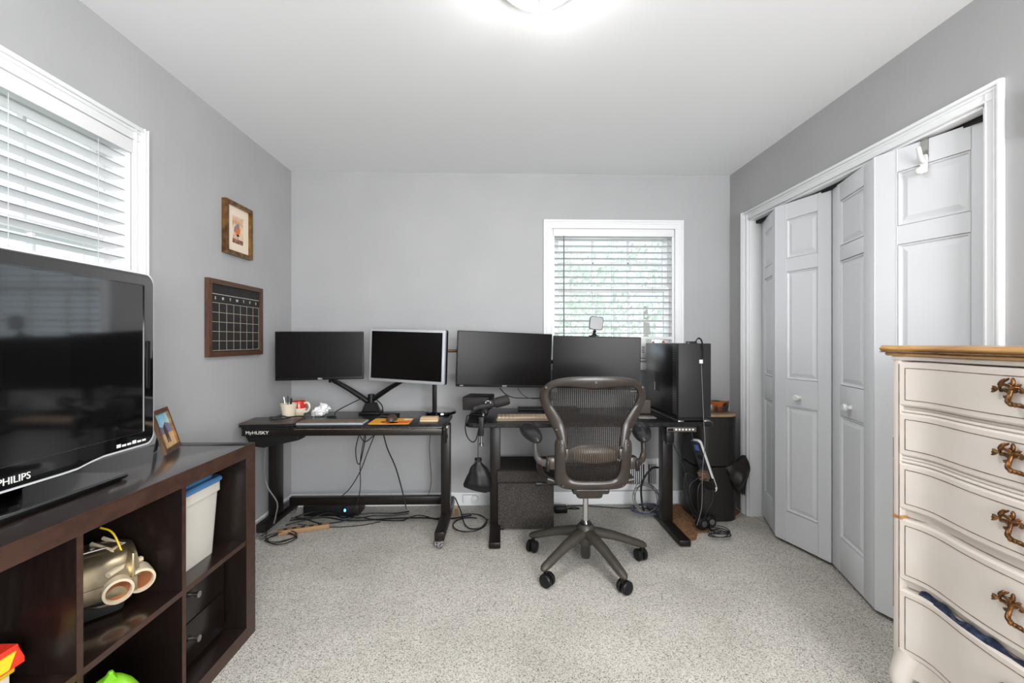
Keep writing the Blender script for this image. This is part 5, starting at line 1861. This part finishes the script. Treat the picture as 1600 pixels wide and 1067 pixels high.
MB().ball((lp_.x, 3.163, .045), .008, .003, .011, 10).build('standby_light', M['led'], tr)
ou = thing('wall_outlet', 'white surface outlet box on baseboard between the desks', 'outlet', (-.22, YB - .014, .03))
MB().box((-.275, YB - .04, .025), (-.205, YB - .0145, .085), .004).build('outlet_box', M['trim'], ou)
MB(frame((-.19, YB - .0145, .055), (1, 0, 0), (0, 0, 1))).lathe([(0, 0), (.028, 0), (.028, .03), (.02, .036), (0, .036)], None, 20).build('round_plug', M['white'], ou)
lgd = tag(MB().prism(rrect(.02, .14, .006), .012, frame((-.29, 3.02, .075), (1, 0, 0), (0, .55, -.5))).build('wooden_stick', M['tan']), 'short tan stick leaning behind the right table foot', 'stick')

for lab, ys, r_ in (('black cable bundle strand nearest the cable box under table', 3.14, .005), ('black cable strand on carpet in front of cable box', 3.11, .0045), ('black cable strand rising over the pale power strip end', 3.03, .004)):
    pts = [V((-1.40 + .11 * k, ys + .035 * math.sin(k * 1.3 + ys * 40), .008 + .03 * abs(math.sin(k * 1.1 + ys * 25)))) for k in range(8)]
    cable(pts, r_, lab)

# items on the window sill
rs = random.Random(4)
zs_ = WZ0 + .003
for k, (x0, wd, h, mt_, lab) in enumerate(((at(997, 540, YB - .03).x, .05, .135, 'white', 'white box standing on window sill left of tower top'), (at(1021, 535, YB - .03).x, .034, .118, 'red', 'small red figure on window sill above the computer tower'), (at(1037, 535, YB - .03).x, .036, .122, 'dark', 'small dark red and black trinket on the window sill'), (at(1051, 535, YB - .03).x, .024, .118, 'white', 'small white trinket at right end of the window sill'))):
    t = thing('sill_trinket', lab, 'trinket', (x0, YB - .02, zs_))
    if k == 0:
        MB().box((x0 - .03, YB - .045, zs_), (x0 + .055, YB - .01, zs_ + h), .003).build('box', M['white'], t)
        text('SYX', .03, frame((x0 + .035, YB - .0455, zs_ + .06), (0, 0, 1), (-1, 0, 0)), M['dark'], t)
    else:
        MB(T(x0, YB - .025, zs_)).lathe([(0, 0), (wd * .4, 0), (wd * .42, .01), (wd * .25, .02), (wd * .3, h * .5), (wd * .4, h * .7), (wd * .2, h * .8)], None, 14).build('body', M[mt_], t)
        MB(T(x0, YB - .025, zs_)).ball((0, 0, h * .9), wd * .3, wd * .25, h * .13, 12).ball((wd * .25, 0, h * .85), wd * .2, wd * .15, h * .06, 10).build('head', M['red'] if k == 2 else M[mt_], t)

# repeats share a group
GROUPS = {'cable': 'cables and cords around the desks', 'monitor': 'computer monitors on the two desks', 'trinket': 'trinkets on the back window sill',
          'blind': 'venetian blinds', 'keyboard': 'keyboards on the desks', 'tree': 'trees outside the back window', 'desk': 'black desks along the back wall',
          'power strip': 'power strips under the desks'}
for o in bpy.data.objects:
    if o.parent is None and o.get('category') in GROUPS:
        o['group'] = GROUPS[o['category']]
